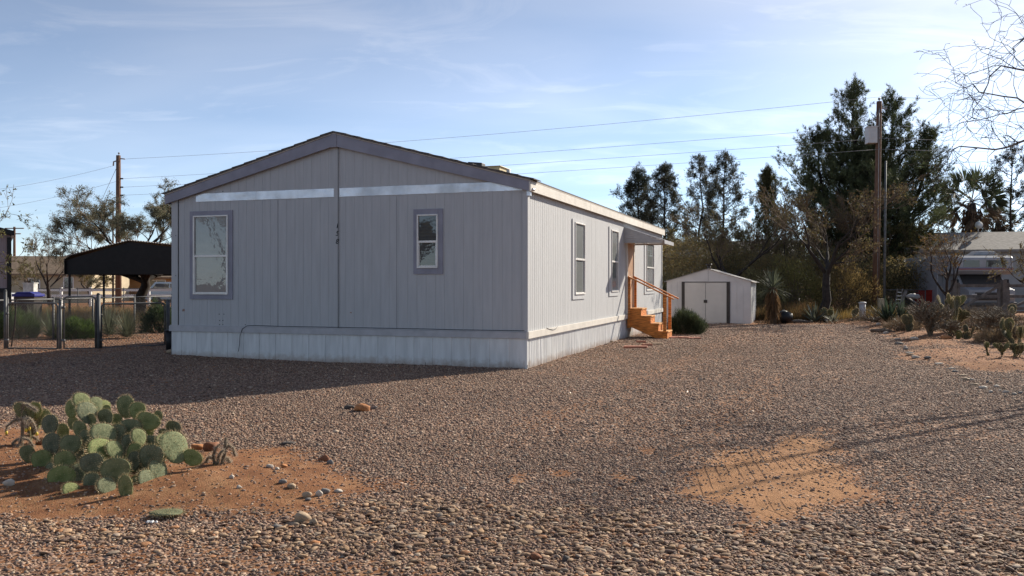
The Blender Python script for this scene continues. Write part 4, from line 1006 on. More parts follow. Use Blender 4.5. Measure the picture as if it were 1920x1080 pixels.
mesquite(Vector((-13.6, 20, 0)), 5.4, 2.15, 52, 'bare tree whose twig tips reach in at the left edge above the black carport', None, per=3, leafcols=[(.16, .15, .06)], depth=6, n=(2, 3), minr=.005, trunk_h=.3, r0=.1, spread=.6, droop=.1, wob=.18, bark=bark_b)
# left side
mesquite(at(262, 40), 6.0, 3.9, 53, 'big grey green mesquite with thick leaning black trunk behind the black carport', 'trees on the left', per=24, leafcols=[greyg, (.15, .145, .085), (.22, .205, .13)], depth=7, n=(2, 4), minr=.009, lsize=.055, trunk_h=.36, r0=.22, trunk_lean=(.10, 0), spread=.6, droop=.15, stems=6, elev=(.25, 1.3))
mesquite(at(92, 50), 4.4, 2.4, 54, 'half bare tree in front of the tan house left of the carport', 'trees on the left', per=6, leafcols=[greyg, (.17, .15, .10)], depth=6, n=(2, 4), minr=.010, lsize=.06, trunk_h=.3, r0=.11)
mesquite(at(168, 64), 2.6, 1.7, 55, 'small yellow leaved tree seen below the carport roof', 'trees on the left', per=8, leafcols=[(.22, .17, .04), (.15, .12, .04)], depth=5, minr=.012, lsize=.09, trunk_h=.4, r0=.11)
mesquite(at(56, 60), 3.4, 1.6, 56, 'small olive tree beside the parked white car', 'trees on the left', per=8, leafcols=[olive, greyg], depth=5, minr=.012, lsize=.09, trunk_h=.25, r0=.11)
# trees across the street behind the camera: they are what the windows mirror
mesquite(Vector((-25, 5.2, 0)), 8.5, 4.2, 57, 'bare tree outside the frame mirrored in the tall front window', 'trees beside the yard outside the frame', per=2, leafcols=[olive], depth=6, n=(2, 3), minr=.02, lsize=.12)
mesquite(Vector((-17.5, 1.0, 0)), 8, 4.4, 58, 'leafy tree outside the frame mirrored in the narrow window', 'trees beside the yard outside the frame', per=22, leafcols=[olive], depth=6, minr=.02, lsize=.25)

def brush(name, label, x0, x1, y0, y1, h, n, seed, cols, l=.35):
    g = np.random.default_rng(seed); x = g.uniform(x0, x1, n); y = g.uniform(y0, y1, n)
    hh = h * (.35 + .9 * fbm(x, y, .16, seed, 4)); z = hh * g.random(n) ** .8
    V, T = leaf_quads(np.stack([x, y, z], -1), unit(g.normal(size=(n, 3)) + [0, 0, .7]), l * g.uniform(.5, 1.2, n), np.full(n, l * .4), g)
    cols = np.array(cols); tone = (.6 + .9 * fbm(x, z + y, .8, seed + 2, 3))[:, None]
    tag(np_mesh(name, V, T, leaf_m, col=np.repeat(cols[g.integers(0, len(cols), n)] * tone, 4, 0)), label, 'brush', kind='stuff')
brush('distant_brush', 'far off line of brown green desert brush along the left horizon', -75, -18, 84, 110, 3.6, 26000, 61, [(.12, .10, .055), (.15, .12, .07), (.09, .08, .04)])
brush('undergrowth', 'tangled olive and rust brown undergrowth below the trees behind the shed', 8, 22, 42.8, 52, 4.0, 90000, 62, [(.22, .18, .08), (.22, .155, .08), (.17, .15, .07), (.28, .20, .07)], .115)
brush('distant_brush', 'far off line of dark brush behind the right hand trees', 10, 62, 70, 90, 4.2, 50000, 63, [(.13, .12, .06), (.16, .13, .07), (.10, .10, .055)], .35)

# ---- shrub by the steps, yucca, plants behind the yard
shrub(at(1287, 27.2), .56, .72, 71, 'rounded dark green rosemary like bush beside the orange steps', 'bush', 'green_bush', (.055, .07, .035), n=9000, l=.13, w=.013, up=1.1)
spiky(at(1449, 33.8), 190, .78, 72, 'yucca tree with a round head of long stiff leaves right of the shed', 'yucca', 'yucca', (.14, .155, .10), w=.03, elev=(-.5, 1.5), bend=.25, trunk=1.38, tr=.13, skirt=420)
spiky(at(1666, 31.5), 60, .95, 74, 'dark green clump of stiff pointed leaves, left of the pair near the metal pole', 'agave', 'agave', (.045, .065, .04), w=.07, elev=(.6, 1.5), bend=.1, group='dark agaves')
spiky(at(1690, 31.0), 60, .90, 75, 'dark green clump of stiff pointed leaves, right of the pair near the metal pole', 'agave', 'agave', (.05, .065, .045), w=.07, elev=(.6, 1.5), bend=.1, group='dark agaves')
spiky(at(1527, 35.3), 34, .85, 76, 'grey green agave at the foot of the crooked mesquite', 'agave', 'agave', (.11, .12, .085), w=.09, elev=(.25, 1.4), bend=.1)
spiky(at(1562, 35.0), 18, .6, 77, 'small grey agave with few broad leaves right of the mesquite trunk', 'agave', 'agave', (.12, .12, .09), w=.08, elev=(.15, 1.2), bend=.1)
grass_stuff('dry_grass', 'golden dry grass standing in front of the chain link fence on the right', [(12.5, 36.5), (17.5, 36.5), (19, 42), (13, 42)], 8000, .42, [(.32, .21, .06), (.30, .19, .06), (.24, .18, .07)], 81, w=.014)
grass_stuff('dry_grass', 'rust brown dry grass behind the shed and the yucca', [(9.5, 37), (12.8, 35.5), (13.5, 41), (9.5, 41)], 12000, .6, [(.22, .12, .05), (.16, .10, .045), (.12, .10, .04)], 82, w=.02)
grass_stuff('dry_grass', 'orange dry grass beyond the fences on the left', [(-25, 33), (-12, 32), (-15, 48), (-30, 48)], 24000, .42, [(.36, .21, .08), (.30, .19, .08), (.2, .16, .07)], 83, w=.02)
grass_stuff('leaf_litter', 'dark litter of twigs and dead leaves under the trees behind the gravel', [(9.6, 34), (22, 33.2), (24, 43), (9.6, 43)], 12000, .16, [(.07, .045, .03), (.10, .06, .035), (.16, .11, .07)], 84, w=.03, up=.2, cat='litter')
grass_stuff('leaf_litter', 'dead twigs and dark debris among the cacti on the right', [(12.6, 24), (17, 22.5), (26, 24), (26, 34), (14, 33)], 20000, .12, [(.07, .045, .03), (.12, .08, .05), (.18, .13, .08)], 85, w=.02, up=.15, cat='litter')
for i_, (a_, Y_, w_, h_, lb_) in enumerate(((1690, 27.6, .6, .35, 'low grey brown scrub bush left of the two round pads'), (1762, 28.5, .8, .6, 'dry brown scrub bush behind the largest cholla'), (1835, 27.8, .9, .7, 'dry brown scrub bush behind the tall prickly pear'), (1905, 24, .9, .55, 'dry brown scrub bush at the right edge of the cactus bed'), (1640, 33.2, .9, .5, 'low dark scrub at the foot of the wooden pole'), (1865, 21.6, .5, .28, 'straw coloured dead scrub just behind the low cactus mound'))):
    shrub(at(a_, Y_), w_, h_, 160 + i_, lb_, 'bush', 'dry_bush', ((.14, .10, .065), (.18, .115, .06), (.12, .09, .06), (.16, .12, .08), (.08, .065, .045), (.30, .21, .12))[i_], n=1500, l=.16, w=.009, up=.4, group='dry scrub around the cactus bed', stems=60)
grass_stuff('weeds', 'small tufts of straw coloured weeds on the bare red soil', [(gnd(0, 960).x, gnd(0, 960).y), (gnd(560, 975).x, gnd(560, 975).y), (gnd(560, 860).x, gnd(560, 860).y), (gnd(0, 840).x, gnd(0, 840).y)], 2600, .035, [(.36, .27, .12), (.22, .18, .09), (.13, .09, .06)], 86, w=.003, up=.7, cat='weeds')
# plants inside the left fence
for i, (px, Y, n, L0, c, lb) in enumerate(((64, 25, 380, .95, (.15, .165, .105), 'grey green fountain grass clump, left of the walk gate'), (96, 24.6, 320, .85, (.13, .15, .08), 'fountain grass clump just left of the walk gate post'),
        (205, 25.2, 380, 1.0, (.17, .18, .12), 'large silvery grass clump right of the walk gate'), (238, 24.4, 360, .9, (.15, .16, .10), 'silvery grass clump second right of the walk gate'))):
    spiky(at(px, Y), n, L0, 90 + i, lb, 'grass clump', 'grass_clump', c, w=.013, elev=(.35, 1.5), bend=.5, group='ornamental grasses inside the fence')
shrub(at(32, 24.3), .55, .80, 95, 'bright green bush inside the fence at the left edge', 'bush', 'green_bush', (.075, .12, .03), n=5000, l=.12, w=.016, group='green bushes inside the fence')
shrub(at(147, 24.3), .55, .55, 96, 'low green bush seen through the walk gate', 'bush', 'green_bush', (.085, .13, .03), n=5000, l=.12, w=.016, group='green bushes inside the fence')
shrub(at(300, 27), .55, .95, 97, 'dark green bush beside the mobile home corner', 'bush', 'green_bush', (.05, .075, .03), n=5000, l=.12, w=.018, group='green bushes inside the fence')

# ================================================================== cacti
padm = bpy.data.materials.new('cactus_pad'); nt, N, L = nodes(padm); b = N['Principled BSDF']
b.inputs['Roughness'].default_value = .72; b.inputs['Specular IOR Level'].default_value = .2
tc = N.new('ShaderNodeTexCoord'); vo = N.new('ShaderNodeTexVoronoi'); vo.inputs['Scale'].default_value = 9.5; vo.inputs['Randomness'].default_value = .55
mp = N.new('ShaderNodeMapping'); mp.inputs['Scale'].default_value = (1, .3, 1); L.new(tc.outputs['Object'], mp.inputs['Vector']); L.new(mp.outputs[0], vo.inputs['Vector'])
r = N.new('ShaderNodeValToRGB'); r.color_ramp.elements[0].position = .10; r.color_ramp.elements[0].color = (1, 1, 1, 1); r.color_ramp.elements[1].position = .24; r.color_ramp.elements[1].color = (0, 0, 0, 1); L.new(vo.outputs['Distance'], r.inputs['Fac'])
nz = N.new('ShaderNodeTexNoise'); nz.inputs['Scale'].default_value = 2.6; nz.inputs['Detail'].default_value = 6; L.new(tc.outputs['Object'], nz.inputs['Vector'])
oi = N.new('ShaderNodeObjectInfo')
r2 = N.new('ShaderNodeValToRGB'); r2.color_ramp.elements[0].position = .3; r2.color_ramp.elements[0].color = (.082, .105, .035, 1); r2.color_ramp.elements[1].position = .72; r2.color_ramp.elements[1].color = (.225, .24, .105, 1); L.new(nz.outputs['Fac'], r2.inputs['Fac'])
hs = N.new('ShaderNodeHueSaturation'); m_ = N.new('ShaderNodeMapRange'); m_.inputs['To Min'].default_value = .70; m_.inputs['To Max'].default_value = 1.25; L.new(oi.outputs['Random'], m_.inputs['Value']); L.new(m_.outputs[0], hs.inputs['Value'])
m2_ = N.new('ShaderNodeMapRange'); m2_.inputs['To Min'].default_value = .55; m2_.inputs['To Max'].default_value = 1.1; L.new(oi.outputs['Random'], m2_.inputs['Value']); L.new(m2_.outputs[0], hs.inputs['Saturation']); L.new(r2.outputs[0], hs.inputs['Color'])
# corky tan scars low on some pads
n7 = N.new('ShaderNodeTexNoise'); n7.inputs['Scale'].default_value = 1.7; n7.inputs['Detail'].default_value = 8; n7.inputs['Roughness'].default_value = .7; L.new(tc.outputs['Object'], n7.inputs['Vector'])
r7 = N.new('ShaderNodeValToRGB'); r7.color_ramp.elements[0].position = .56; r7.color_ramp.elements[1].position = .68; L.new(n7.outputs['Fac'], r7.inputs['Fac'])
mx0 = N.new('ShaderNodeMix'); mx0.data_type = 'RGBA'; mx0.inputs['B'].default_value = (.30, .22, .11, 1); L.new(r7.outputs[0], mx0.inputs['Factor']); L.new(hs.outputs[0], mx0.inputs['A'])
mx = N.new('ShaderNodeMix'); mx.data_type = 'RGBA'; mx.inputs['B'].default_value = (.10, .075, .04, 1); L.new(r.outputs[0], mx.inputs['Factor']); L.new(mx0.outputs['Result'], mx.inputs['A']); L.new(mx.outputs['Result'], b.inputs['Base Color'])
bp = N.new('ShaderNodeBump'); bp.inputs['Strength'].default_value = .5; bp.inputs['Distance'].default_value = .03; nw = N.new('ShaderNodeTexNoise'); nw.inputs['Scale'].default_value = 5; nw.inputs['Detail'].default_value = 7; nw.inputs['Roughness'].default_value = .65; L.new(tc.outputs['Object'], nw.inputs['Vector'])
adh = N.new('ShaderNodeMath'); adh.operation = 'MULTIPLY_ADD'; adh.inputs[1].default_value = 1.0; L.new(nw.outputs['Fac'], adh.inputs[0]); L.new(r.outputs[0], adh.inputs[2])
L.new(adh.outputs[0], bp.inputs['Height']); L.new(bp.outputs[0], b.inputs['Normal'])
spine_m = mat('cactus_spine', (.50, .40, .22), rough=.5, var=.2, translucent=.3)
fuzz_m = mat('cholla_spine', (.55, .46, .35), rough=.6, var=.25, translucent=.35)
cholla_m = mat('cholla_skin', (.16, .125, .085), rough=.8, var=.35, scale=14, bump=.6, bscale=40)

def pad_mesh(seed, spines=True):
    g = np.random.default_rng(seed); nr, nc = 14, 16
    V = [(0, 0, 0)]; F_ = []
    asym = g.uniform(-.06, .06); bend = g.uniform(-.10, .10); wav = g.uniform(0, 6)
    def prof(z): return .43 * math.sqrt(max(0, 1 - (2 * z - 1) ** 2)) ** .92 * (1 + .20 * (2 * z - 1)) + (.03 if z < .1 else 0)
    for i in range(1, nr):
        z = (1 - math.cos(math.pi * i / nr)) / 2; w = prof(z); th = .058 * (max(0, 1 - (2 * z - 1) ** 2)) ** .35 * (1.25 - .5 * z)
        for j in range(nc):
            a = 2 * math.pi * j / nc; c_, s_ = math.cos(a), math.sin(a)
            x = w * c_ + asym * z * (1 - z) * 2; y = th * (abs(s_) ** .75) * (1 if s_ > 0 else -1) + bend * (z - .4) ** 2 * 1.2 + .018 * math.sin(x * 7 + wav) * z
            V.append((x * (1 + .03 * math.sin(5 * z + wav)), y, z))
    V.append((0, bend * .36 * 1.2, 1.0)); n = len(V)
    for j in range(nc): F_.append((0, 1 + (j + 1) % nc, 1 + j))
    for i in range(nr - 2):
        for j in range(nc): F_.append((1 + i * nc + j, 1 + i * nc + (j + 1) % nc, 1 + (i + 1) * nc + (j + 1) % nc, 1 + (i + 1) * nc + j))
    for j in range(nc): F_.append((1 + (nr - 2) * nc + j, 1 + (nr - 2) * nc + (j + 1) % nc, n - 1))
    mi = [0] * len(F_); smo = [True] * len(F_)
    if spines:
        pts = []
        for zi in np.arange(.12, .99, .105):
            w = prof(zi)
            for k, xi in enumerate(np.arange(-w, w + .01, .115)):
                for sy in (-1, 1): pts.append(((xi, sy * .05 + bend * (zi - .4) ** 2 * 1.2, zi), (0, sy, .1), 2, .08))
        for a in np.linspace(-.9, math.pi + .9, 34):
            z = .5 + .5 * math.sin(a); w = prof(z) * (1 if math.cos(a) > 0 else -1)
            pts.append(((w, bend * (z - .4) ** 2 * 1.2, z), (math.cos(a), 0, math.sin(a)), 5, .12))
        for p, d, k, l in pts:
            for q in range(k):
                dd = unit(np.array(d) + g.normal(0, .45, 3)); s = unit(np.cross(dd, g.normal(size=3))) * .008; b0 = len(V)
                V += [tuple(np.array(p) - s), tuple(np.array(p) + s), tuple(np.array(p) + dd * l * g.uniform(.6, 1.3))]
                F_.append((b0, b0 + 1, b0 + 2)); mi.append(1); smo.append(False)
    me = bpy.data.meshes.new('pad'); me.from_pydata(V, [], F_); me.polygons.foreach_set('material_index', mi); me.polygons.foreach_set('use_smooth', smo); me.update()
    me.materials.append(padm); me.materials.append(spine_m)
    return me
PADS = [pad_mesh(s) for s in range(6)]
pad_dull = padm.copy(); pad_dull.name = 'dull_cactus_pad'
for n_ in pad_dull.node_tree.nodes:
    if n_.type == 'HUE_SAT': n_.inputs['Hue'].default_value = .475
    if n_.type == 'MAP_RANGE' and n_.inputs['To Max'].default_value > 1.2: n_.inputs['To Min'].default_value = .38; n_.inputs['To Max'].default_value = .85
    if n_.type == 'MAP_RANGE' and n_.inputs['To Max'].default_value == 1.1: n_.inputs['To Min'].default_value = .35; n_.inputs['To Max'].default_value = .8
PADS2 = []
for me_ in PADS:
    m2 = me_.copy(); m2.materials[0] = pad_dull; PADS2.append(m2)
def put_pad(parent, base, zdir, ndir, w, h, k, PADS=PADS):
    z = Vector(zdir).normalized(); y = Vector(ndir); y = (y - z * y.dot(z)).normalized(); x = y.cross(z)
    M = Matrix((x, y, z)).transposed().to_4x4(); M.translation = Vector(base)
    o = bpy.data.objects.new('pad', PADS[k % len(PADS)]); COL.objects.link(o); o.parent = parent
    M = M @ Matrix.Diagonal((w / .86, max(.8 * h, .8 * w), h, 1)); o.matrix_basis = M
    return o
# the big prickly pear in the foreground: pads surveyed one by one (crop coordinates: x/4, 700+y/4)
PL = [(610, 210, 46, 58, 1, 8, .75), (540, 268, 60, 66, 0, -5, .8), (655, 300, 50, 78, 1, 14, .62), (722, 238, 44, 54, 1, -10, .85), (785, 243, 30, 38, 1, 8, .9), (545, 375, 42, 50, 0, 5, .85),
      (790, 332, 52, 62, 0, -8, .66), (800, 282, 36, 42, 0, -6, .8), (945, 255, 66, 84, 0, -12, .8), (1030, 282, 56, 60, 0, 8, .7), (872, 352, 48, 46, 0, 0, .8), (1108, 365, 84, 66, 0, 22, .66), (1180, 332, 42, 48, 0, 10, .78),
      (1300, 410, 62, 48, 0, 10, .8), (975, 425, 76, 78, 0, 6, .62), (378, 392, 62, 76, 0, -8, .8), (775, 462, 76, 78, 1, 6, .45), (872, 470, 60, 84, 0, 12, .55), (1040, 482, 42, 60, 1, 10, .50), (1125, 520, 88, 50, 0, 4, .58),
      (1235, 460, 52, 40, 0, 12, .75), (1310, 560, 80, 110, 1, 8, .48), (1225, 515, 38, 52, 1, 4, .5), (1130, 632, 84, 92, 0, 10, .35), (760, 585, 66, 88, 1, 14, .32), (862, 580, 42, 68, 1, 4, .36), (530, 540, 76, 72, 0, 4, .5),
      (390, 535, 72, 80, 0, -8, .65), (205, 607, 50, 66, 0, -14, .7), (320, 670, 72, 92, 0, -16, .6), (490, 668, 86, 82, 0, -8, .34), (690, 680, 86, 76, 0, -12, .2), (868, 735, 98, 96, 0, 0, .12), (1010, 660, 50, 72, 0, 8, .4),
      (460, 790, 106, 90, 0, -14, .2), (615, 772, 46, 90, 1, -8, .25), (535, 882, 44, 56, 1, 18, .0), (690, 830, 62, 78, 0, 2, .12), (945, 870, 46, 104, 0, -6, -.05), (1022, 850, 50, 84, 0, 10, .2), (1115, 818, 50, 86, 1, 12, .22),
      (1190, 745, 46, 92, 1, 14, .32), (1440, 635, 76, 54, 0, 26, .5), (970, 545, 62, 84, 0, 4, .5), (600, 425, 64, 66, 0, 0, .75), (690, 360, 40, 56, 0, 4, .6), (640, 500, 60, 70, 0, 0, .7), (470, 450, 60, 70, 0, -6, .9), (1090, 450, 60, 60, 0, 6, .7),
      (560, 610, 60, 80, 0, 0, .6), (850, 640, 60, 80, 0, 0, .5), (740, 900, 60, 60, 0, 0, .2), (1060, 740, 50, 80, 0, 8, .45), (640, 880, 60, 60, 0, 0, .35), (800, 850, 50, 60, 1, -4, .02), (1180, 650, 60, 90, 0, 6, .5), (420, 620, 60, 80, 0, -5, .7),
      (900, 860, 60, 70, 0, 4, .3), (1010, 560, 60, 80, 0, 2, .75), (760, 740, 60, 80, 0, 0, .5)]
gq = np.random.default_rng(12)
for _ in range(26):
    a_ = gq.uniform(0, 6.283); r_ = math.sqrt(gq.random())
    PL.append((700 + 440 * r_ * math.cos(a_), 745 + 190 * r_ * math.sin(a_) * (1 if math.sin(a_) < 0 else .55), gq.uniform(55, 85), gq.uniform(62, 92), 0, gq.uniform(-18, 18), gq.uniform(.4, .95)))
cb = gnd(205, 922); cb.z = gz1(cb.x, cb.y)
big = thing('prickly_pear', 'large many padded prickly pear cactus in the left foreground', 'cactus', cb)
gp = np.random.default_rng(3)
for k, (cx_, cy_, rx_, ry_, lit, tilt, dep) in enumerate(PL):
    Yd = cb.y - .15 + dep * 1.15
    p = pix(cx_ / 4, 700 + cy_ / 4, Yd)
    yaw = math.radians(gp.uniform(54, 64) if lit else gp.uniform(-28, 22)); up_ = (.5 if lit else gp.uniform(-.15, .25))
    nd_ = Vector((math.sin(yaw), -math.cos(yaw), up_)).normalized()
    t_ = math.radians(tilt); zd = Vector((math.sin(t_), .0, math.cos(t_)))
    zd = (zd - nd_ * zd.dot(nd_)).normalized()
    h_ = 2 * ry_ / 4 / F * Yd / max(.55, zd.z / max(.2, math.cos(t_))); w_ = 2 * rx_ / 4 / F * Yd / math.cos(yaw) * (.80 if lit else 1)
    w_ = min(w_, h_ * 1.15) if lit else w_
    base_ = p - zd * h_ / 2 - cb
    put_pad(big, base_, zd, -nd_, w_, h_ * 1.03, k)

def grow_pads(root, n, size, seed, spread, hmax, elong=1.1, base_n=4, yawr=3.14, dull=False):
    g = np.random.default_rng(seed); L_ = []
    def add(b, z, lev):
        if len(L_) >= n or b[2] + size > hmax: return
        yaw = g.uniform(-yawr, yawr); nd = np.array([math.sin(yaw), -math.cos(yaw), g.uniform(-.15, .2)])
        s = size * g.uniform(.75, 1.15); L_.append((b, z, nd, s * g.uniform(.7, .85), s * elong))
        for j in range(g.integers(2, 4) if lev < 3 else 1):
            side = np.cross(nd, z); side = unit(side); q = g.uniform(-.9, .9)
            nb = b + z * s * elong * (.92 - .35 * q * q) + side * q * s * .36
            add(nb, unit(z * .5 + side * q * .8 + np.array([0, 0, .7]) + g.normal(0, .15, 3)), lev + 1)
    i = 0
    while len(L_) < n and i < 60:
        a = g.uniform(0, 6.283); r_ = spread * math.sqrt(g.random())
        add(np.array([r_ * math.cos(a), r_ * math.sin(a), -.03]), unit(np.array([math.cos(a) * .4, math.sin(a) * .4, 1])), 0); i += 1
    for k, (b, z, nd, w, h) in enumerate(L_): put_pad(root, b, z, nd, w, h, k, dull and PADS2 or PADS)
def prickly(px, Y, n, size, seed, spread, hmax, label, **kw):
    r_ = thing('prickly_pear', label, 'cactus', at(px, Y)); grow_pads(r_, n, size, seed, spread, hmax, dull=px > 900, **kw); return r_
prickly(22, 8.45, 12, .16, 101, .38, .40, 'small green prickly pear at the left edge behind the drooping cholla')
prickly(-14, 8.7, 6, .16, 109, .12, .42, 'yellowish prickly pear cut by the left edge of the picture')
prickly(1705, 26.6, 5, .27, 102, .16, .62, 'little prickly pear of a few round pads left of the largest tangled cholla')
prickly(1808, 25.6, 44, .23, 103, .62, 1.12, 'tall upright green prickly pear between the two tangled chollas', elong=1.5)
prickly(1775, 26.6, 20, .22, 104, .35, .75, 'dark prickly pear pressed against the right side of the largest cholla')
prickly(1918, 20.2, 12, .28, 105, .35, .66, 'round padded prickly pear at the right edge beyond the low cactus mound')
prickly(1894, 25.5, 5, .28, 106, .15, .95, 'single stack of round pads behind the right tangled cholla')
prickly(1800, 23.4, 10, .20, 107, .30, .34, 'low greyish prickly pear in front of the tall upright one')
prickly(1875, 17.6, 60, .105, 108, .38, .30, 'low dark mound of small round cactus pads on the bare soil at the right', base_n=20)
prickly(1578, 35.6, 10, .34, 110, .5, .6, 'sprawling prickly pear in the shade right of the crooked mesquite')

def cholla(loc, H, R_, seed, label, n0=3, depth=4, r=.016, seg=.14, droopy=False, name='cholla_cactus', spn=26, up=.25, sl=.022, fruit=0):
    g = np.random.default_rng(seed); root = thing(name, label, 'cactus', loc)
    B = []; RR = []
    def rec(p, d, lev, l):
        pts = [p]; q = p.copy(); dd = d.copy()
        for i in range(4):
            dd = unit(dd + g.normal(0, .13, 3) + np.array([0, 0, (-.42 if (droopy and lev > 0) else up * .3)])); q = q + dd * l / 4; pts.append(q)
        B.append(np.array(pts)); RR.append(np.array([1, 1.02, 1.05, 1.02, .7]) * r * (.86 ** lev))
        if lev >= depth: return
        for j in range(g.integers(2, 4)):
            a = g.uniform(0, 6.283); e = g.uniform(-.1, .9)
            nd = np.array([math.cos(a) * math.cos(e), math.sin(a) * math.cos(e), math.sin(e)])
            t = g.integers(2, 5)
            rec(pts[t], unit(nd + dd * .35), lev + 1, l * g.uniform(.7, 1))
    for i in range(n0):
        a = g.uniform(0, 6.283); rec(np.array([g.normal(0, .03), g.normal(0, .03), -.03]), unit(np.array([math.cos(a) * .45, math.sin(a) * .45, 1])), 0, seg * 1.6)
    P = np.array(B); Rr = np.array(RR)
    s1 = H / P[..., 2].max(); s2 = R_ / np.quantile(np.hypot(P[..., 0], P[..., 1]), .97); P = P * [s2, s2, s1]
    V, Q = tubes_np(P, Rr, 7); np_mesh('stems', V, Q, cholla_m, root, smooth=True)
    nb = len(P); tot = nb * spn; bi = np.repeat(np.arange(nb), spn); t = g.uniform(0, 3.99, tot); i0 = t.astype(int); f = (t - i0)[:, None]
    c = P[bi, i0] * (1 - f) + P[bi, i0 + 1] * f; d = unit(g.normal(size=(tot, 3)))
    V, T = leaf_tris(c + d * (Rr[bi, 1] * .9)[:, None], d, np.full(tot, sl) + Rr[bi, 1] * .1, np.full(tot, max(.0022, r * .13)), g)
    np_mesh('spines', V, T, fuzz_m, root)
    if fruit:
        mb = MB()
        for i in range(fruit):
            e = P[-1 - i * 2][-1]; mb.tube([e, e + np.array([0, 0, -.02]), e + np.array([0, 0, -.035])], [.009, .014, .008], 8)
        mb.build('fruit', mat('yellow_fruit', (.62, .45, .05), rough=.5), root)
    return root
def manual_cholla(px, py, chains, label, seed, r=.010, fruit=()):
    """chains given as photo positions at the plant's own distance, with a depth offset"""
    g = np.random.default_rng(seed); b0 = gnd(px, py); b0.z = gz1(b0.x, b0.y); root = thing('cholla_cactus', label, 'cactus', b0)
    P = []
    for ch in chains:
        pts = np.array([(pix(a, b, b0.y + dz) - b0)[:] for a, b, dz in ch])
        t = np.linspace(0, len(pts) - 1, 9); P.append(np.stack([np.interp(t, range(len(pts)), pts[:, k]) for k in range(3)], -1) + g.normal(0, .003, (9, 3)))
    P = np.array(P); Rr = np.tile(np.array([1, 1.05, 1.08, 1.1, 1.08, 1.05, 1, .95, .7]) * r, (len(P), 1)); Rr[0] *= 1.25
    V, Q = tubes_np(P, Rr, 8); np_mesh('stems', V, Q, cholla_m, root, smooth=True)
    nb = len(P); spn = 420; tot = nb * spn; bi = np.repeat(np.arange(nb), spn); t = g.uniform(0, 7.99, tot); i0 = t.astype(int); f = (t - i0)[:, None]
    c = P[bi, i0] * (1 - f) + P[bi, i0 + 1] * f; d = unit(g.normal(size=(tot, 3)))
    V, T = leaf_tris(c + d * r * .9, d, np.full(tot, .026), np.full(tot, .0028), g); np_mesh('spines', V, T, fuzz_m, root)
    if fruit:
        mb = MB()
        for a, b, dz in fruit:
            e = pix(a, b, b0.y + dz) - b0; mb.tube([e, e + Vector((0, 0, -.018)), e + Vector((0, 0, -.034))], [.008, .014, .009], 8)
        mb.build('fruit', mat('yellow_fruit', (.62, .45, .05), rough=.5), root)
manual_cholla(42, 848, [[(41, 850, 0), (42, 810, 0), (43, 780, 0), (45, 754, 0)], [(44, 758, 0), (53, 760, -.03), (61, 764, -.06), (69, 770, -.08)], [(43, 760, 0), (36, 768, .03), (32, 778, .05), (31, 790, .06)],
                        [(43, 784, 0), (52, 784, -.06), (59, 788, -.08), (64, 797, -.09), (68, 811, -.1)], [(43, 782, 0), (49, 790, -.1), (52, 800, -.12)], [(42, 786, 0), (26, 788, .05), (16, 796, .08), (11, 809, .1)],
                        [(41, 824, 0), (32, 824, .04), (24, 832, .06), (21, 842, .06)], [(42, 822, 0), (52, 824, -.04), (60, 832, -.06), (63, 844, -.06)], [(41, 824, 0), (34, 836, -.1), (30, 846, -.14), (35, 852, -.15)], [(43, 818, 0), (56, 817, .1), (66, 821, .12), (72, 826, .13)]],
              'drooping fuzzy cholla with yellow fruit at the left edge', 1, fruit=((12, 808, .1), (49, 803, -.12), (55, 800, -.1), (69, 810, -.1)))
manual_cholla(408, 884, [[(408, 886, 0), (416, 872, 0), (421, 850, 0), (424, 822, 0)], [(408, 884, 0), (402, 870, -.03), (400, 856, -.05), (404, 842, -.06), (413, 834, -.05)], [(421, 842, 0), (430, 834, .02), (438, 842, .03), (441, 855, .03)],
                         [(404, 880, 0), (408, 866, -.06), (412, 852, -.08), (418, 844, -.07)], [(402, 858, -.04), (392, 856, 0), (386, 866, .03), (385, 875, .04)], [(418, 858, 0), (427, 860, .04), (432, 867, .06)]],
              'small grey fuzzy cholla on the red soil right of the big prickly pear', 2, r=.011)
cholla(at(1745, 24.6), 1.15, .60, 111, 'largest tangled tan cholla standing in the bed at the right', n0=9, depth=4, r=.020, seg=.2, spn=14, sl=.03)
cholla(at(1863, 22.3), .98, .62, 112, 'tangled cholla with pale forked tips behind the low cactus mound', n0=6, depth=4, r=.017, seg=.2, spn=14, sl=.03)
cholla(at(1846, 25.8), .9, .4, 113, 'thin branched cholla right of the tall upright prickly pear', n0=4, depth=4, r=.015, seg=.2, spn=12, sl=.03)
cholla(at(1722, 28.4), .7, .45, 114, 'low dark cholla behind the largest tangled one', n0=5, depth=3, r=.016, seg=.2, spn=12, sl=.03)
cholla(at(1785, 23.8), .55, .5, 115, 'low dry brown cholla in front of the tall upright prickly pear', n0=6, depth=3, r=.014, seg=.2, spn=12, sl=.03)
cholla(at(1900, 21.4), .6, .5, 116, 'dry cholla skeleton near the right edge above the low cactus mound', n0=6, depth=3, r=.013, seg=.2, spn=12, sl=.03)
# fallen pad
p = gnd(311, 969); p.z = gz1(p.x, p.y) + .012
fp = bpy.data.objects.new('fallen_pad', PADS[2]); COL.objects.link(fp); tag(fp, 'pale green cactus pad lying flat on the soil', 'cactus pad')
fp.location = p + Vector((-.11, 0, .012)); fp.rotation_euler = (math.radians(90), 0, math.radians(90)); fp.scale = (.19, .20, .22)
fp.rotation_euler = Matrix(((0, 0, 1), (1, 0, 0), (0, 1, 0))).to_euler()

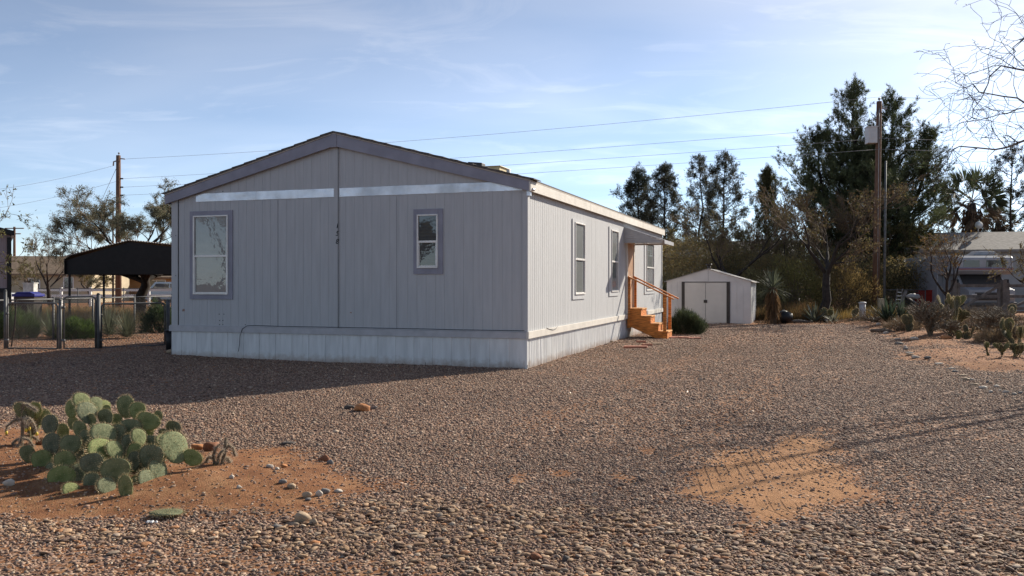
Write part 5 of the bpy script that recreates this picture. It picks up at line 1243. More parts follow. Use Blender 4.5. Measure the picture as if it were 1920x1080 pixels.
# ================================================================== rocks
rock_ms = {k: mat('rock_' + k, c, rough=.85, var=.3, scale=9, bump=.5, bscale=25) for k, c in dict(tan=(.40, .29, .19), grey=(.22, .20, .18), orange=(.46, .20, .08), pale=(.52, .45, .37), rust=(.24, .10, .05), dark=(.10, .085, .075)).items()}
def rock(px, py, w, h, kind, label, seed, group=None, flat=.6, name='rock', sub=3):
    g = np.random.default_rng(seed); v, t = ico(sub); d = unit(g.normal(size=(15, 3)))
    s = np.ones(len(v))
    for q in d: s = np.minimum(s, g.uniform(.62, .88) / np.maximum(v @ q, 1e-3) * 1.0)
    V = v * np.minimum(s, 1)[:, None]; V += .03 * np.sin(V[:, ::-1] * 5 + seed) + g.normal(0, .012, V.shape)
    p = gnd(px, py + 0); p.z = gz1(p.x, p.y); sx = w / 2 / F * p.y
    V = V * [sx, sx * g.uniform(.6, .85), h / F * p.y * .62]
    o = np_mesh(name, V, t, rock_ms[kind], smooth=False); o.location = p + Vector((0, sx * .5, h / F * p.y * .27)); o.rotation_euler.z = 0
    return tag(o, label, 'rock', group)
rock(563, 981, 40, 22, 'tan', 'largest smooth tan boulder in the foreground pebbles', 1)
rock(587, 984, 17, 15, 'tan', 'dark tan angular stone leaning on the right side of the largest boulder', 2)
rock(545, 923, 22, 11, 'tan', 'flat tan stone with dark shadow side on the bare red soil', 3)
rock(529, 917, 16, 9, 'grey', 'grey rounded stone just left of the flat tan stone', 4)
rock(574, 935, 22, 12, 'tan', 'brown tan stone, left of the pale pair on the red soil', 5)
rock(607, 927, 22, 12, 'grey', 'dark grey stone in the group on the red soil', 6)
rock(596, 932, 17, 12, 'pale', 'pale cream stone in front of the dark grey one', 7)
rock(633, 924, 20, 7, 'pale', 'thin whitish flake stone, rightmost on the red soil', 8)
rock(577, 939, 12, 7, 'grey', 'small grey stone below the brown tan one', 9)
rock(505, 885, 16, 8, 'pale', 'pale grey stone left of a small orange one', 10)
rock(531, 884, 15, 8, 'orange', 'small orange tan stone beside a pale grey one', 11)
rock(519, 890, 10, 6, 'pale', 'small white stone just below the pale grey and orange pair', 12)
rock(434, 912, 11, 8, 'pale', 'small pale pointed stone on red soil below the small cholla', 13)
rock(447, 928, 11, 8, 'pale', 'small knobbly pale stone near the middle of the red soil', 14)
rock(678, 773, 34, 16, 'orange', 'orange clod with dark debris alone on the driveway gravel', 15)
rock(655, 769, 22, 10, 'dark', 'dark brown clod on the left of the orange clod', 16)
rock(700, 769, 16, 8, 'grey', 'small grey stone on the right of the orange clod', 17)
rock(394, 850, 34, 22, 'rust', 'rusty brown shaggy chunk behind the small cholla', 18)
rock(368, 846, 30, 14, 'orange', 'orange clod between the big prickly pear and the rusty chunk', 19)
rock(536, 834, 34, 6, 'dark', 'flat dark slab half buried at the top edge of the red soil', 20)
rock(606, 868, 24, 14, 'rust', 'rusty brown stone at the top right edge of the red soil', 21)
rock(618, 873, 14, 10, 'grey', 'blue grey stone touching the rusty brown stone', 22)
rock(14, 923, 26, 16, 'pale', 'cream stone at the left edge below the big prickly pear', 23)
rock(75, 842, 30, 16, 'rust', 'red brown clod under the drooping cholla', 24)
rock(1062, 1048, 20, 14, 'dark', 'dark grey cobble near the bottom centre of the pebbles', 25)
rock(1005, 1045, 24, 13, 'rust', 'reddish cobble near the bottom centre of the pebbles', 26)
rock(976, 918, 12, 7, 'tan', 'single tan stone just below the small orange soil patch', 27)
rock(589, 1022, 26, 9, 'orange', 'flat orange stone in the bottom centre left pebbles', 28)
rock(518, 992, 22, 8, 'grey', 'olive grey flat stone at the edge of the red soil', 29)
rock(196, 1012, 1, 1, 'dark', 'tiny dark stone at the bottom left', 30) if False else None
for i, (a, b_) in enumerate(((281, 977), (288, 979), (293, 976))):
    pass
wm = mat('white_fluff', (.75, .75, .74), rough=.9)
p = gnd(285, 981); v, t = ico(2); g_ = np.random.default_rng(4); VV = []; TT = []
for i in range(7):
    VV.append(v * g_.uniform(.004, .009) * (1 + g_.uniform(-.2, .2, (len(v), 1))) + [g_.uniform(-.03, .03), g_.uniform(-.01, .01), .012 + gz1(p.x, p.y)]); TT.append(t + i * len(v))
o = np_mesh('paper_scrap', np.concatenate(VV), np.concatenate(TT), wm); o.location = (p.x, p.y, 0); tag(o, 'crumpled white scrap left of the fallen cactus pad', 'litter')
# stones edging the right hand bed
EP = [(1645, 615), (1655, 622), (1665, 627), (1676, 633), (1684, 640), (1692, 648), (1697, 656), (1704, 664), (1712, 670), (1722, 676), (1700, 652), (1745, 679), (1765, 686), (1782, 692), (1796, 699), (1806, 705), (1817, 712), (1828, 714), (1838, 719), (1848, 716), (1858, 721), (1866, 728), (1876, 735), (1890, 738), (1902, 744), (1915, 741), (1832, 722), (1846, 729), (1862, 738)]
for i, (a, b_) in enumerate(EP):
    rock(a + R.uniform(-5, 5), b_ + R.uniform(-1.5, 1.5), R.uniform(8, 21), R.uniform(3, 6.5), R.choice(('pale', 'tan', 'pale', 'grey')), 'pale flat stone in the row edging the cactus bed on the right', 200 + i, 'stones edging the cactus bed', name='edging_stone', sub=2)
for i, (a, b_, w_, h_, k, lb) in enumerate(((1717, 642, 20, 8, 'pale', 'pale split stone lying on bare soil left of the largest cholla'), (1776, 643, 26, 8, 'orange', 'reddish stone in front of the largest cholla'), (1668, 619, 22, 8, 'rust', 'red rock at the left corner of the cactus bed'),
        (1608, 600, 26, 12, 'pale', 'white rock below the small white post'), (1700, 575, 22, 10, 'pale', 'white rock right of the metal pole'), (1635, 606, 30, 6, 'dark', 'dark rock at the foot of the wooden pole'), (1548, 603, 20, 6, 'pale', 'pale stone at the foot of the crooked mesquite'), (1455, 604, 22, 6, 'tan', 'tan stone in front of the yucca'))):
    rock(a, b_, w_, h_, k, lb, 260 + i)

# ================================================================== fences and gates
galv = mat('galvanised_steel', (.12, .12, .12), rough=.6, metal=.2, var=.3)
def chain(P0, P1, z0, z1, sp=.075, r=.0024, skew=1.):
    """diagonal wires of a chain link panel, clipped to the rectangle"""
    P0 = np.array(P0, float); P1 = np.array(P1, float); Ln = np.linalg.norm(P1 - P0); u = (P1 - P0) / Ln; H = z1 - z0
    segs = []
    k = np.arange(-H, Ln, sp)
    for s in (1, -1):
        for a in k:
            u0, u1, v0, v1 = a, a + H, 0., H
            if u0 < 0: v0 -= u0; u0 = 0
            if u1 > Ln: v1 -= (u1 - Ln); u1 = Ln
            if u1 - u0 < .01: continue
            if s < 0: v0, v1 = H - v0, H - v1
            segs.append([[P0[0] + u[0] * u0, P0[1] + u[1] * u0, z0 + v0], [P0[0] + u[0] * u1, P0[1] + u[1] * u1, z0 + v1]])
    S_ = np.array(segs); return tubes_np(S_, np.full((len(S_), 2), r), 3)
def gv(px, Y): return Vector(((px - 960) / F * Y, Y, 0))
def fence(label, pts, H, r=.0024, post_r=.028, sp=.075, posts_per=1, name='chain_link_fence', rail=True):
    c0 = Vector(pts[0]); root = thing(name, label, 'fence', (c0.x, c0.y, 0))
    pts = [Vector(p) - c0 for p in pts]; VV = []; QQ = []; off = 0
    for a, b_ in zip(pts[:-1], pts[1:]):
        v, q = chain(a[:2], b_[:2], .03, H - .02, sp, r); VV.append(v); QQ.append(q + off); off += len(v)
        if rail: mb = MB(); mb.tube([(a.x, a.y, H), (b_.x, b_.y, H)], post_r * .75, 8); mb.build('top_rail', galv, root)
    np_mesh('wire_mesh', np.concatenate(VV), np.concatenate(QQ), galv, root)
    for p in pts: mb = MB(); mb.tube([(p.x, p.y, -.1), (p.x, p.y, H + .04)], post_r, 10); mb.tube([(p.x, p.y, H + .04), (p.x, p.y, H + .07)], [post_r * 1.15, post_r * .4], 10); mb.build('post', galv, root)
    return root
fence('chain link fence behind the gates with a sunlit top rail, running to the mobile home', [gv(-60, 21.6), gv(14, 22.3), gv(100, 23.8), gv(174, 25.4), gv(252, 27.2), gv(322, 29.3)], 1.15, r=.0025)
fence('far chain link fence beyond the carport posts', [gv(58, 50), gv(92, 50), gv(146, 51), gv(232, 51), gv(330, 52), gv(430, 53)], 1.25, r=.004, sp=.12)
fence('chain link fence in front of the dark trees right of the yucca', [gv(1405, 42.5), gv(1480, 42.5), gv(1560, 42.3), gv(1640, 42.2), gv(1735, 42)], 1.25, r=.0042, sp=.11)
def steel_post(px, Y, H, r, label):
    o = MB().tube([(0, 0, -.1), (0, 0, H)], r, 12).tube([(0, 0, H), (0, 0, H + .04)], [r * 1.1, r * .5], 12).build('gate_post', galv)
    o.location = gv(px, Y); return tag(o, label, 'post', 'posts of the chain link gates')
steel_post(10, 20.5, 1.40, .035, 'tall galvanised post at the left end of the wide gate leaf')
steel_post(113, 20.3, 1.18, .035, 'galvanised post between the wide gate leaf and the walk gate')
steel_post(184.5, 20.4, 1.32, .045, 'thick dark galvanised post right of the walk gate')
steel_post(315, 21.6, 1.15, .048, 'galvanised end post beside the mobile home corner')
def gate(a, b_, H, label, z0=.06, arch=True, diag=False):
    root = thing('chain_link_gate', label, 'gate', (a.x, a.y, 0)); d = Vector((b_.x - a.x, b_.y - a.y, 0)); Ln = d.length; u = d / Ln; root.rotation_euler.z = math.atan2(d.y, d.x)
    rr = .09 if arch else .03; pts = [(0, 0, z0), (0, 0, H - rr)] + [(rr - rr * math.cos(t), 0, H - rr + rr * math.sin(t)) for t in (.4, .8, 1.2)] + [(rr, 0, H), (Ln - rr, 0, H)] + [(Ln - rr + rr * math.sin(t), 0, H - rr + rr * math.cos(t)) for t in (.4, .8, 1.2)] + [(Ln, 0, H - rr), (Ln, 0, z0)]
    mb = MB(); mb.tube(pts, .02, 8); mb.tube([(0, 0, z0), (Ln, 0, z0)], .018, 8)
    if diag: mb.tube([(.05, .01, z0), (Ln * .5, .01, H - .02)], .004, 5)
    mb.build('frame', galv, root)
    v, q = chain((0, 0), (Ln, 0), z0, H, .07, .0024); np_mesh('wire_mesh', v, q, galv, root)
    for z in (.25, H - .25): mb = MB(); mb.tube([(-.05, 0, z), (.02, 0, z)], .03, 8); mb.build('hinge', galv, root)
    return root
gate(gv(14, 20.45), gv(108, 20.3), 1.12, 'wide chain link gate leaf left of the walk gate')
gate(gv(120, 20.3), gv(179, 20.35), 1.27, 'narrow chain link walk gate with rounded top corners')
gate(gv(190, 20.45), gv(309, 21.5), 1.10, 'wide chain link gate leaf beside the mobile home')
mb = MB(); mb.tube([(0, 0, -.05), (.10, 0, .6), (.14, 0, 1.2)], .016, 6)
o = mb.build('leaning_stake', bark_d); o.location = gv(20, 21.0); tag(o, 'thin dark stake leaning behind the wide left gate leaf', 'stake')
# bin and log at the corner
mb = MB(); mb.tube([(0, 0, 0), (0, 0, .44)], [.105, .125], 14); mb.tube([(0, 0, .44), (0, 0, .47)], .135, 14)
o = mb.build('black_bucket', black); o.location = gv(320.5, 20.0); o.location.z = gz1(o.location.x, 20); tag(o, 'tall black bucket against the left corner of the mobile home', 'bucket')
mb = MB(); mb.tube([(0, -.09, 0), (0, .16, 0)], .085, 16, 0)
o = mb.build('log_round', [mat('cut_wood', (.34, .25, .17), rough=.9, var=.35, scale=12, stretch=(1, .1, 1))]); o.location = gv(323.5, 19.0); o.scale = (1.25, 1, .6); o.location.z = .10; tag(o, 'short cut log lying in front of the black bucket', 'log')

# white rail fence far left
whp = mat('white_paint', (.70, .69, .66), rough=.5, var=.06)
wf = thing('white_rail_fence', 'long white rail fence across the street on the left', 'fence', gv(60, 58))
x1 = gv(470, 58).x - gv(60, 58).x
for z in (1.12, .72): mb = MB(); mb.box(0, x1, -.03, .03, z - .09, z + .09); mb.build('rail', whp, wf)
xq = 0
while xq < x1: mb = MB(); mb.box(xq - .07, xq + .07, -.07, .07, -.05, 1.28); mb.build('post', whp, wf); xq += 1.95

# ================================================================== carport
blk = mat('shade_black_steel', (.009, .008, .007), rough=.6, var=.3)  # near-black colour paints in the shade beneath the carport roof
rooft = mat('corrugated_grey', (.30, .28, .26), rough=.5, var=.2)
cp = thing('carport', 'black roofed metal carport on thin posts behind the chain link fence', 'carport', gv(121, 34.8))
CW = 6.4; CD = 7.2; zb = 1.93; zs_ = 2.62; zp = 3.22
cpz = lambda t: float(np.interp(t, [0, .40, 1], [2.62, 3.27, 2.90]))
prof_ = []
for i in range(61):
    t = i / 60; x_ = t * CW
    zz_ = cpz(t); zz_ -= .10 * max(0, (.04 - min(t, 1 - t)) / .04)
    prof_.append((x_, zz_))
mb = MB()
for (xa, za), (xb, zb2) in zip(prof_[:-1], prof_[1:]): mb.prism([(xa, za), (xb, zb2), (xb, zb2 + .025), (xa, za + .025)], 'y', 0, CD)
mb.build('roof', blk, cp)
mb = MB(); n = 59
for i in range(n):       # ribbed front edge trim
    a = CW / n * i; t0, t1 = i / n, (i + .55) / n
    f = cpz
    mb.prism([(t0 * CW, f(t0) + .026), (t1 * CW, f(t1) + .026), (t1 * CW, f(t1) + .055), (t0 * CW, f(t0) + .055)], 'y', -.02, CD)
mb.build('roof_ribs', rooft, cp)
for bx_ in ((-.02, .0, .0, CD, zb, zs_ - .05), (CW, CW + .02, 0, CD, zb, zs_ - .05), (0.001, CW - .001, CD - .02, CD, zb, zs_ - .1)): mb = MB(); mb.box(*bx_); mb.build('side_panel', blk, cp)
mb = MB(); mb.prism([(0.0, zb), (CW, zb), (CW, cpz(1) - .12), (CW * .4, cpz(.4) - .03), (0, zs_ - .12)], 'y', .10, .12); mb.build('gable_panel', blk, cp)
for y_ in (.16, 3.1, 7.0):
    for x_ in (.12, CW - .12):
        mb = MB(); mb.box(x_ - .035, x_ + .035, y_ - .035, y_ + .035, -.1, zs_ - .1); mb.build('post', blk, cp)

# ================================================================== power poles and wires
polem = mat('pole_wood', (.17, .095, .062), rough=.95, var=.45, scale=6, stretch=(8, 8, .5), bump=.5, bscale=30)
def pole(name, label, p, H, r, lean=(0, 0), m=None, cat='utility pole'):
    root = thing(name, label, cat, (p.x, p.y, 0)); mb = MB()
    mb.tube([(0, 0, -.2), (lean[0] * .5, lean[1] * .5, H / 2), (lean[0], lean[1], H)], [r * 1.2, r, r * .82], 12); mb.build('shaft', m or polem, root); return root
insm = mat('insulator_grey', (.30, .29, .29), rough=.4)
RPX = (1641 - 960) / F * 41
rp = pole('utility_pole', 'brown wooden power pole with a grey transformer box in front of the huge pine', Vector((RPX, 41, 0)), 10.15, .145, (.19, 0))
def ins(root, x, y, z): mb = MB(); mb.tube([(x, y, z), (x, y, z + .12)], .02, 6); mb.tube([(x, y, z + .12), (x, y, z + .17), (x, y, z + .22)], [.05, .07, .04], 8); mb.build('insulator', insm, root)
ins(rp, .19, 0, 10.1)
mb = MB(); mb.bar((.19, 0, 9.85), (.55, 0, 9.80), .05, .07); mb.build('bracket', insm, rp)
mb = MB(); tz = CAMZ + (HY - 254) / F * 41
mb.box(-.40, .02, -.22, .22, tz - .38, tz + .36); mb.box(-.43, .05, -.25, .25, tz + .361, tz + .40); mb.box(-.28, -.10, -.235, -.221, tz - .2, tz - .02)
mb.tube([(-.15, 0, tz + .40), (-.15, 0, tz + .58)], [.035, .02], 8)
tr_ = mb.build('transformer', mat('transformer_grey', (.55, .54, .53), rough=.45, var=.08), rp, .02)
mb = MB(); mb.tube([(-.15, 0, tz + .58), (-.02, -.05, tz + .8), (.10, -.12, tz + 1.0), (.14, -.15, 9.8)], .014, 5); mb.tube([(.13, -.16, 9.7), (.11, -.15, tz), (.03, -.15, .1)], .018, 6); mb.build('conduit', insm, rp)
for z in (8.9, 8.38, 7.87): mb = MB(); mb.tube([(.12, -.14, z), (.12, -.20, z)], .03, 6); mb.build('clamp', insm, rp)
mp_ = pole('metal_pole', 'slim grey metal pole just right of the wooden transformer pole', Vector(((1657.5 - 960) / F * 40, 40, 0)), 7.2, .05, (.08, 0), galv, 'pole')
lp = pole('utility_pole', 'dark wooden power pole behind the carport on the left', gv(222, 55), 9.65, .165)
ins(lp, 0.03, 0, 9.62)
mb = MB(); mb.tube([(.12, 0, 9.45), (.42, 0, 9.42)], .04, 6); mb.build('insulator', insm, lp)
mb = MB(); mb.tube([(-.13, 0, 9.3), (-.30, 0, 9.25), (-.32, 0, 9.0)], .045, 6); mb.build('insulator', insm, lp)
for z in (8.18, 7.64, 7.13): mb = MB(); mb.tube([(.14, 0, z), (.30, 0, z)], .05, 6); mb.build('clamp', black, lp)
tp = pole('service_post', 'thin dark pipe standing just left of the left power pole', gv(212, 54), 6.75, .055, (0, 0), brown, 'pole')
fpole = pole('utility_pole', 'small far off power pole with two crossarms at the left edge', gv(27, 112), 8.8, .17)
for z, h_ in ((8.6, 1.2), (7.9, .8)): mb = MB(); mb.box(-h_, h_, -.08, .08, z - .06, z + .06); mb.build('crossarm', polem, fpole)
wm_ = mat('line_wire', (.30, .30, .31), rough=.5)
def wire(a, b_, sag, label, r=.0075, name='power_line'):
    a = Vector(a); b_ = Vector(b_); n = 24; pts = [a.lerp(b_, i / n) - Vector((0, 0, sag * 4 * (i / n) * (1 - i / n))) for i in range(n + 1)]
    c0 = a.copy(); mb = MB(); mb.tube([p - c0 for p in pts], r, 4); o = mb.build(name, wm_); o.location = c0; return tag(o, label, 'wire', 'overhead wires')
LX = gv(222, 55).x; RX = RPX + .15
for i, (za, zb_, sg, nm) in enumerate(((9.42, 10.33, .30, 'topmost'), (8.18, 8.98, .15, 'second highest'), (7.64, 8.38, .15, 'third highest'), (7.13, 7.87, .15, 'lowest'))):
    wire((LX + .3, 55, za), (RX, 40.85, zb_), sg, '%s wire crossing the sky between the two power poles' % nm)
    wire((RX, 40.85, zb_), (52, 44, zb_ * 1.02 + .35), .25, '%s wire running from the transformer pole out of the picture to the right' % nm)
wire((LX - .3, 55, 9.0), (-50, 62, 8.1), 1.0, 'upper sagging wire from the left power pole to the left edge')
wire((LX - .15, 55, 8.0), (-50, 62, 6.5), 1.0, 'lower sagging wire from the left power pole to the left edge')
wire((LX - .15, 55, 8.8), (gv(95, 54).x, 54, 0), .05, 'slanting guy wire bracing the left power pole', .014, 'guy_wire')
wire((LX - .15, 54.9, 6.9), (gv(212, 54).x, 54, 6.6), .05, 'short wire from the left power pole to the thin pipe', .014)

# ================================================================== neighbouring buildings
def house(name, label, loc, rz, W_, D_, He, Hr, wallm, roofm, axis='x', wins=(), cat='house', over=.4, trim=None):
    root = thing(name, label, cat, loc, rz); mb = MB()
    mb.box(0, W_, 0, D_, -.1, He - .002); mb.build('wall', wallm, root)
    mb = MB()
    if axis == 'x':
        mb.prism([(-over, He - .05), (D_ / 2, Hr), (D_ + over, He - .05), (D_ + over, He + .1), (D_ / 2, Hr + .16), (-over, He + .1)], 'x', -over, W_ + over); rfm = mb.build('roof', roofm, root)
        for xx in (0, W_ - .05):
            mb = MB(); mb.prism([(0, He), (D_, He), (D_ / 2, Hr - .04)], 'x', xx, xx + .05); mb.build('gable', wallm, root)
    else:
        mb.prism([(-over, He - .05), (W_ / 2, Hr), (W_ + over, He - .05), (W_ + over, He + .1), (W_ / 2, Hr + .16), (-over, He + .1)], 'y', -over, D_ + over); rfm = mb.build('roof', roofm, root)
        for yy in (0, D_ - .05):
            mb = MB(); mb.prism([(0, He), (W_, He), (W_ / 2, Hr - .04)], 'y', yy, yy + .05); mb.build('gable', wallm, root)
    for (x0, x1, z0, z1) in wins:
        mb = MB(); mb.box(x0 - .07, x1 + .07, -.05, -.001, z0 - .07, z0); mb.box(x0 - .07, x1 + .07, -.05, -.001, z1, z1 + .07); mb.box(x0 - .07, x0, -.049, -.001, z0, z1); mb.box(x1, x1 + .07, -.049, -.001, z0, z1); mb.box((x0 + x1) / 2 - .025, (x0 + x1) / 2 + .025, -.045, -.02, z0, z1)
        w = mb.build('window', trim or whp, root); mb = MB(); mb.box(x0, x1, -.018, -.002, z0, z1); mb.build('pane', gl_dark, w)
    return root
tanw = mat('tan_stucco', (.46, .38, .26), rough=.9, var=.1, scale=2); brownr = mat('brown_roof', (.21, .15, .10), rough=.9, var=.3, scale=5)
greyw = mat('grey_house_wall', (.34, .33, .32), rough=.8, var=.12, scale=1.5); greyr = mat('grey_roof', (.25, .225, .20), rough=.9, var=.25, scale=6)
house('tan_house', 'tan stucco house with brown roof behind the half bare tree on the left', gv(-60, 68), math.radians(4), 9.4, 8, 2.2, 3.65, tanw, brownr, 'x', wins=((7.3, 7.95, 1.15, 2.0), (4.6, 5.4, 1.0, 1.9)))
house('brown_house', 'low brown house seen below the carport roof beyond the white rail fence', gv(178, 78), 0, 9, 7, 2.0, 3.0, mat('ochre_wall', (.36, .20, .09), rough=.9, var=.25, scale=1), brownr, 'x', wins=((1.0, 1.7, 1.1, 1.8), (4.8, 6.3, .9, 1.8)))
nb = house('neighbouring_home', 'mauve brown neighbouring building with black trim cut by the left edge', gv(21, 25), math.radians(31), .01, .01, .01, .011, black, black) if False else None
mauve = mat('mauve_siding', (.30, .245, .25), rough=.8, var=.12, stretch=(6, 6, .5))
nh = thing('neighbouring_building', 'mauve brown building with black trim cut by the left edge of the picture', 'building', gv(20.5, 25), math.radians(31))
mb = MB(); mb.box(-4, 0, 0, 5, -.1, 2.95); mb.prism([(-4, 2.951), (0, 2.951), (-2, 3.4)], 'y', .0, 5); mb.build('wall', mauve, nh)
mb = MB(); mb.prism([(-4.2, 2.92), (-2, 3.48), (.08, 2.94), (.08, 3.08), (-2, 3.62), (-4.2, 3.06)], 'y', -.25, 5.1); mb.build('roof', black, nh)
mb = MB(); mb.box(-.10, .012, -.03, -.001, -.1, 2.9); mb.box(-4, -.101, -.028, -.001, 1.32, 1.44); mb.build('corner_trim', black, nh)
mb = MB(); mb.box(-4, -.101, -.022, -.001, -.1, 1.319); mb.build('dark_wainscot', brown, nh)
bluem = mat('blue_plastic', (.035, .04, .22), rough=.4)
bn = thing('waste_container', 'grey waste container with a dark blue lid behind the left gate', 'container', gv(26, 31), 0)
mb = MB(); mb.prism([(.05, .1), (.64, .1), (.72, 1.1), (-.02, 1.1)], 'y', 0, .6); mb.build('body', brown, bn, .02)
mb = MB(); mb.box(-.06, .76, -.05, .65, 1.101, 1.20); mb.prism([(.0, 1.2), (.70, 1.2), (.55, 1.27), (.1, 1.27)], 'y', 0, .6); mb.build('lid', bluem, bn, .015)
for x_ in (.1, .6): mb = MB(); mb.tube([(x_ - .03, .3, .08), (x_ + .03, .3, .08)], .1, 12); mb.build('wheel', black, bn)
mb = MB(); mb.box(0, .55, 0, .4, -.05, 1.55); mb.box(-.03, .58, -.03, .43, 1.551, 1.60); mb.box(.06, .49, -.012, -.001, .8, 1.45); o = mb.build('utility_cabinet', mat('cabinet_grey', (.55, .54, .50), rough=.5), None, .01); o.location = gv(43, 45); tag(o, 'upright pale grey cabinet behind the blue lidded container', 'cabinet')
# parked cars far left
def car(loc, rz, label, colr, L_=4.4, H_=1.65):
    root = thing('parked_car', label, 'car', loc, rz); cm_ = mat('car_paint_' + str(colr), colr, rough=.3, coat=.6, var=.03)
    W_ = 1.8; mb = MB()
    mb.prism([(0, .35), (0, .78), (.12, .92), (1.15, 1.0), (L_ - .15, 1.02), (L_, .9), (L_, .35)], 'y', 0, W_); mb.build('body', cm_, root, .05)
    mb = MB(); mb.prism([(1.1, 1.0), (1.75, H_ - .02), (2.1, H_), (L_ - .7, H_), (L_ - .12, 1.02)], 'y', .12, W_ - .12); cab = mb.build('cabin', cm_, root, .04)
    mb = MB(); mb.prism([(1.27, 1.05), (1.80, H_ - .12), (2.45, H_ - .12), (2.45, 1.05)], 'y', .10, W_ - .10); mb.prism([(2.55, 1.05), (2.55, H_ - .12), (L_ - .82, H_ - .12), (L_ - .4, 1.05)], 'y', .101, W_ - .101); mb.build('side_windows', gl_dark, root)
    mb = MB(); mb.prism([(1.02, 1.0), (1.70, H_ - .05), (1.74, H_ - .05), (1.12, 1.0)], 'y', .2, W_ - .2); mb.build('windscreen', gl_dark, root)
    for x_ in (.85, L_ - .9):
        for y_ in (.0, W_ - .22):
            mb = MB(); mb.tube([(x_, y_ - .01, .34), (x_, y_ + .23, .34)], .34, 20); w = mb.build('wheel', black, root); mb = MB(); mb.tube([(x_, y_ - .02, .34), (x_, y_ + .24, .34)], .2, 14); mb.build('rim', galv, w)
    for y_ in (.15, W_ - .45): mb = MB(); mb.box(-.02, .05, y_, y_ + .3, .62, .76); mb.build('headlight', whp, root)
car(gv(44, 56.5), math.radians(172), 'white car parked by the tan house at the left', (.62, .62, .62))
car(gv(398, 66), math.radians(172), 'pale blue car glimpsed under the right side of the carport', (.35, .45, .52))

gh = house('grey_house', 'long grey house with a pale grey roof and a satellite dish at the right', at(1706, 50, 0), HR, 17, 6.6, 3.35, 4.45, greyw, greyr, 'x', wins=((1.7, 2.8, 1.4, 2.4), (8.2, 9.4, 1.3, 2.4)), over=.35)
mb = MB(); mb.tube([(4.0, 3.0, 4.5), (4.0, 2.8, 4.95)], .03, 6); mb.tube([(4.0, 2.70, 5.0), (4.0, 2.76, 5.0), (4.0, 2.80, 5.0)], [.22, .16, .04], 18); mb.build('satellite_dish', whp, gh)
mb = MB(); mb.prism([(-1.6, 2.15), (.0, 2.45), (.0, 2.55), (-1.6, 2.25)], 'y', .2, 2.6); mb.build('lean_to_roof', brown, gh)
mb = MB(); mb.box(-.05, .0, 1.2, 2.1, 2.6, 3.3); mb.build('side_window', gl_dark, gh)
hb = house('far_house', 'grey roofed house hidden behind the trees between the mobile home and the yucca', gv(1235, 62), HR, 9.5, 7, 3.3, 4.5, mat('blue_grey_wall', (.26, .27, .29), rough=.8, var=.1), greyr, 'x', wins=((1.6, 2.2, 1.8, 2.9), (3.3, 3.9, 1.8, 2.9), (5.4, 6.2, 1.6, 2.9)))
# red board, scrap pile
redm = mat('red_paint', (.30, .022, .012), rough=.6, var=.25)
mb = MB(); mb.box(0, .78, 0, .05, .0, 1.08); mb.box(.02, .06, .051, .5, .0, 1.0); mb.box(.72, .76, .051, .5, 0, 1.0); mb.box(-.02, .80, -.03, .52, 1.081, 1.12)
o = mb.build('red_cupboard', redm, None, .008); o.location = at(1723, 42.5, .25); o.location.z = 0.12; tag(o, 'dark red open backed cupboard standing in front of the grey house', 'cupboard')
greywood = mat('weathered_wood', (.16, .14, .125), rough=.9, var=.35, scale=6, bump=.4)
for i, (a, b_, lb) in enumerate((((1684, 583, 38.), (1699, 545, 38.3), 'weathered plank tilted steeply left of the red cupboard'), ((1722, 577, 37.8), (1762, 563, 37.5), 'long grey plank sloping in front of the red cupboard'), ((1705, 560, 38.5), (1722, 571, 38.2), 'short plank across the white sheet'), ((1690, 577, 37), (1740, 583, 36.8), 'plank lying low among the scrap'))):
    mb = MB(); A_ = pix(*a); B_ = pix(*b_); mb.bar((0, 0, 0), B_ - A_, .14, .05); o = mb.build('plank', greywood); o.location = A_; tag(o, lb, 'plank', 'planks in the scrap heap')
lad = thing('wooden_ladder', 'short wooden ladder leaning in the scrap left of the red cupboard', 'ladder', pix(1678, 573, 38.6))
for dx in (0, .22): mb = MB(); mb.bar((dx, 0, -.15), (dx + .2, .2, .75), .04, .05); mb.build('side_rail', greywood, lad)
for k in range(5): f = k / 5; mb = MB(); mb.bar((.2 * f - .0, .2 * f, -.05 + .8 * f), (.2 * f + .24, .2 * f, -.05 + .8 * f), .03, .03); mb.build('rung', whp, lad)
v, t = ico(3); V = v * [.30, .2, .13] * (1 + .18 * np.sin(v[:, [0]] * 7) * np.cos(v[:, [1]] * 9)); o = np_mesh('white_tarp', V, t, greyw, smooth=True); o.location = pix(1712, 556, 38.9); tag(o, 'crumpled pale tarp on the scrap heap beside the red cupboard', 'tarp')
# white utility post, small tan box
mb = MB(); mb.tube([(0, 0, -.1), (0, 0, .62)], .13, 12); mb.tube([(0, 0, .62), (0, 0, .68), (0, 0, .70)], [.16, .15, .05], 12); o = mb.build('utility_pedestal', mat('pedestal_grey', (.42, .42, .42), rough=.5)); o.location = at(1617, 36.2); tag(o, 'short round grey utility post with white cap left of the wooden pole', 'post')
mb = MB(); mb.box(-.12, .12, -.1, .1, 0, .45); mb.box(-.13, .13, -.11, .11, .451, .48); o = mb.build('meter_box', tanw, None, .01); o.location = at(1652, 39.3); o.location.z = .45
tag(o, 'small tan box on the ground between the wooden pole and the metal pole', 'box'); o.location.z = gz1(*o.location[:2]); o.scale.z = 1.6
mb = MB(); mb.tube([(0, 0, 0), (.5, .1, .12), (1.0, .1, .10), (1.5, .3, .2)], [.05, .045, .035, .015], 7); mb.tube([(.5, .1, .12), (.8, -.2, .25)], [.03, .01], 6); o = mb.build('fallen_branch', bark_g); o.location = at(1590, 34.6); tag(o, 'grey fallen branch on the ground behind the far edge of the gravel', 'branch')
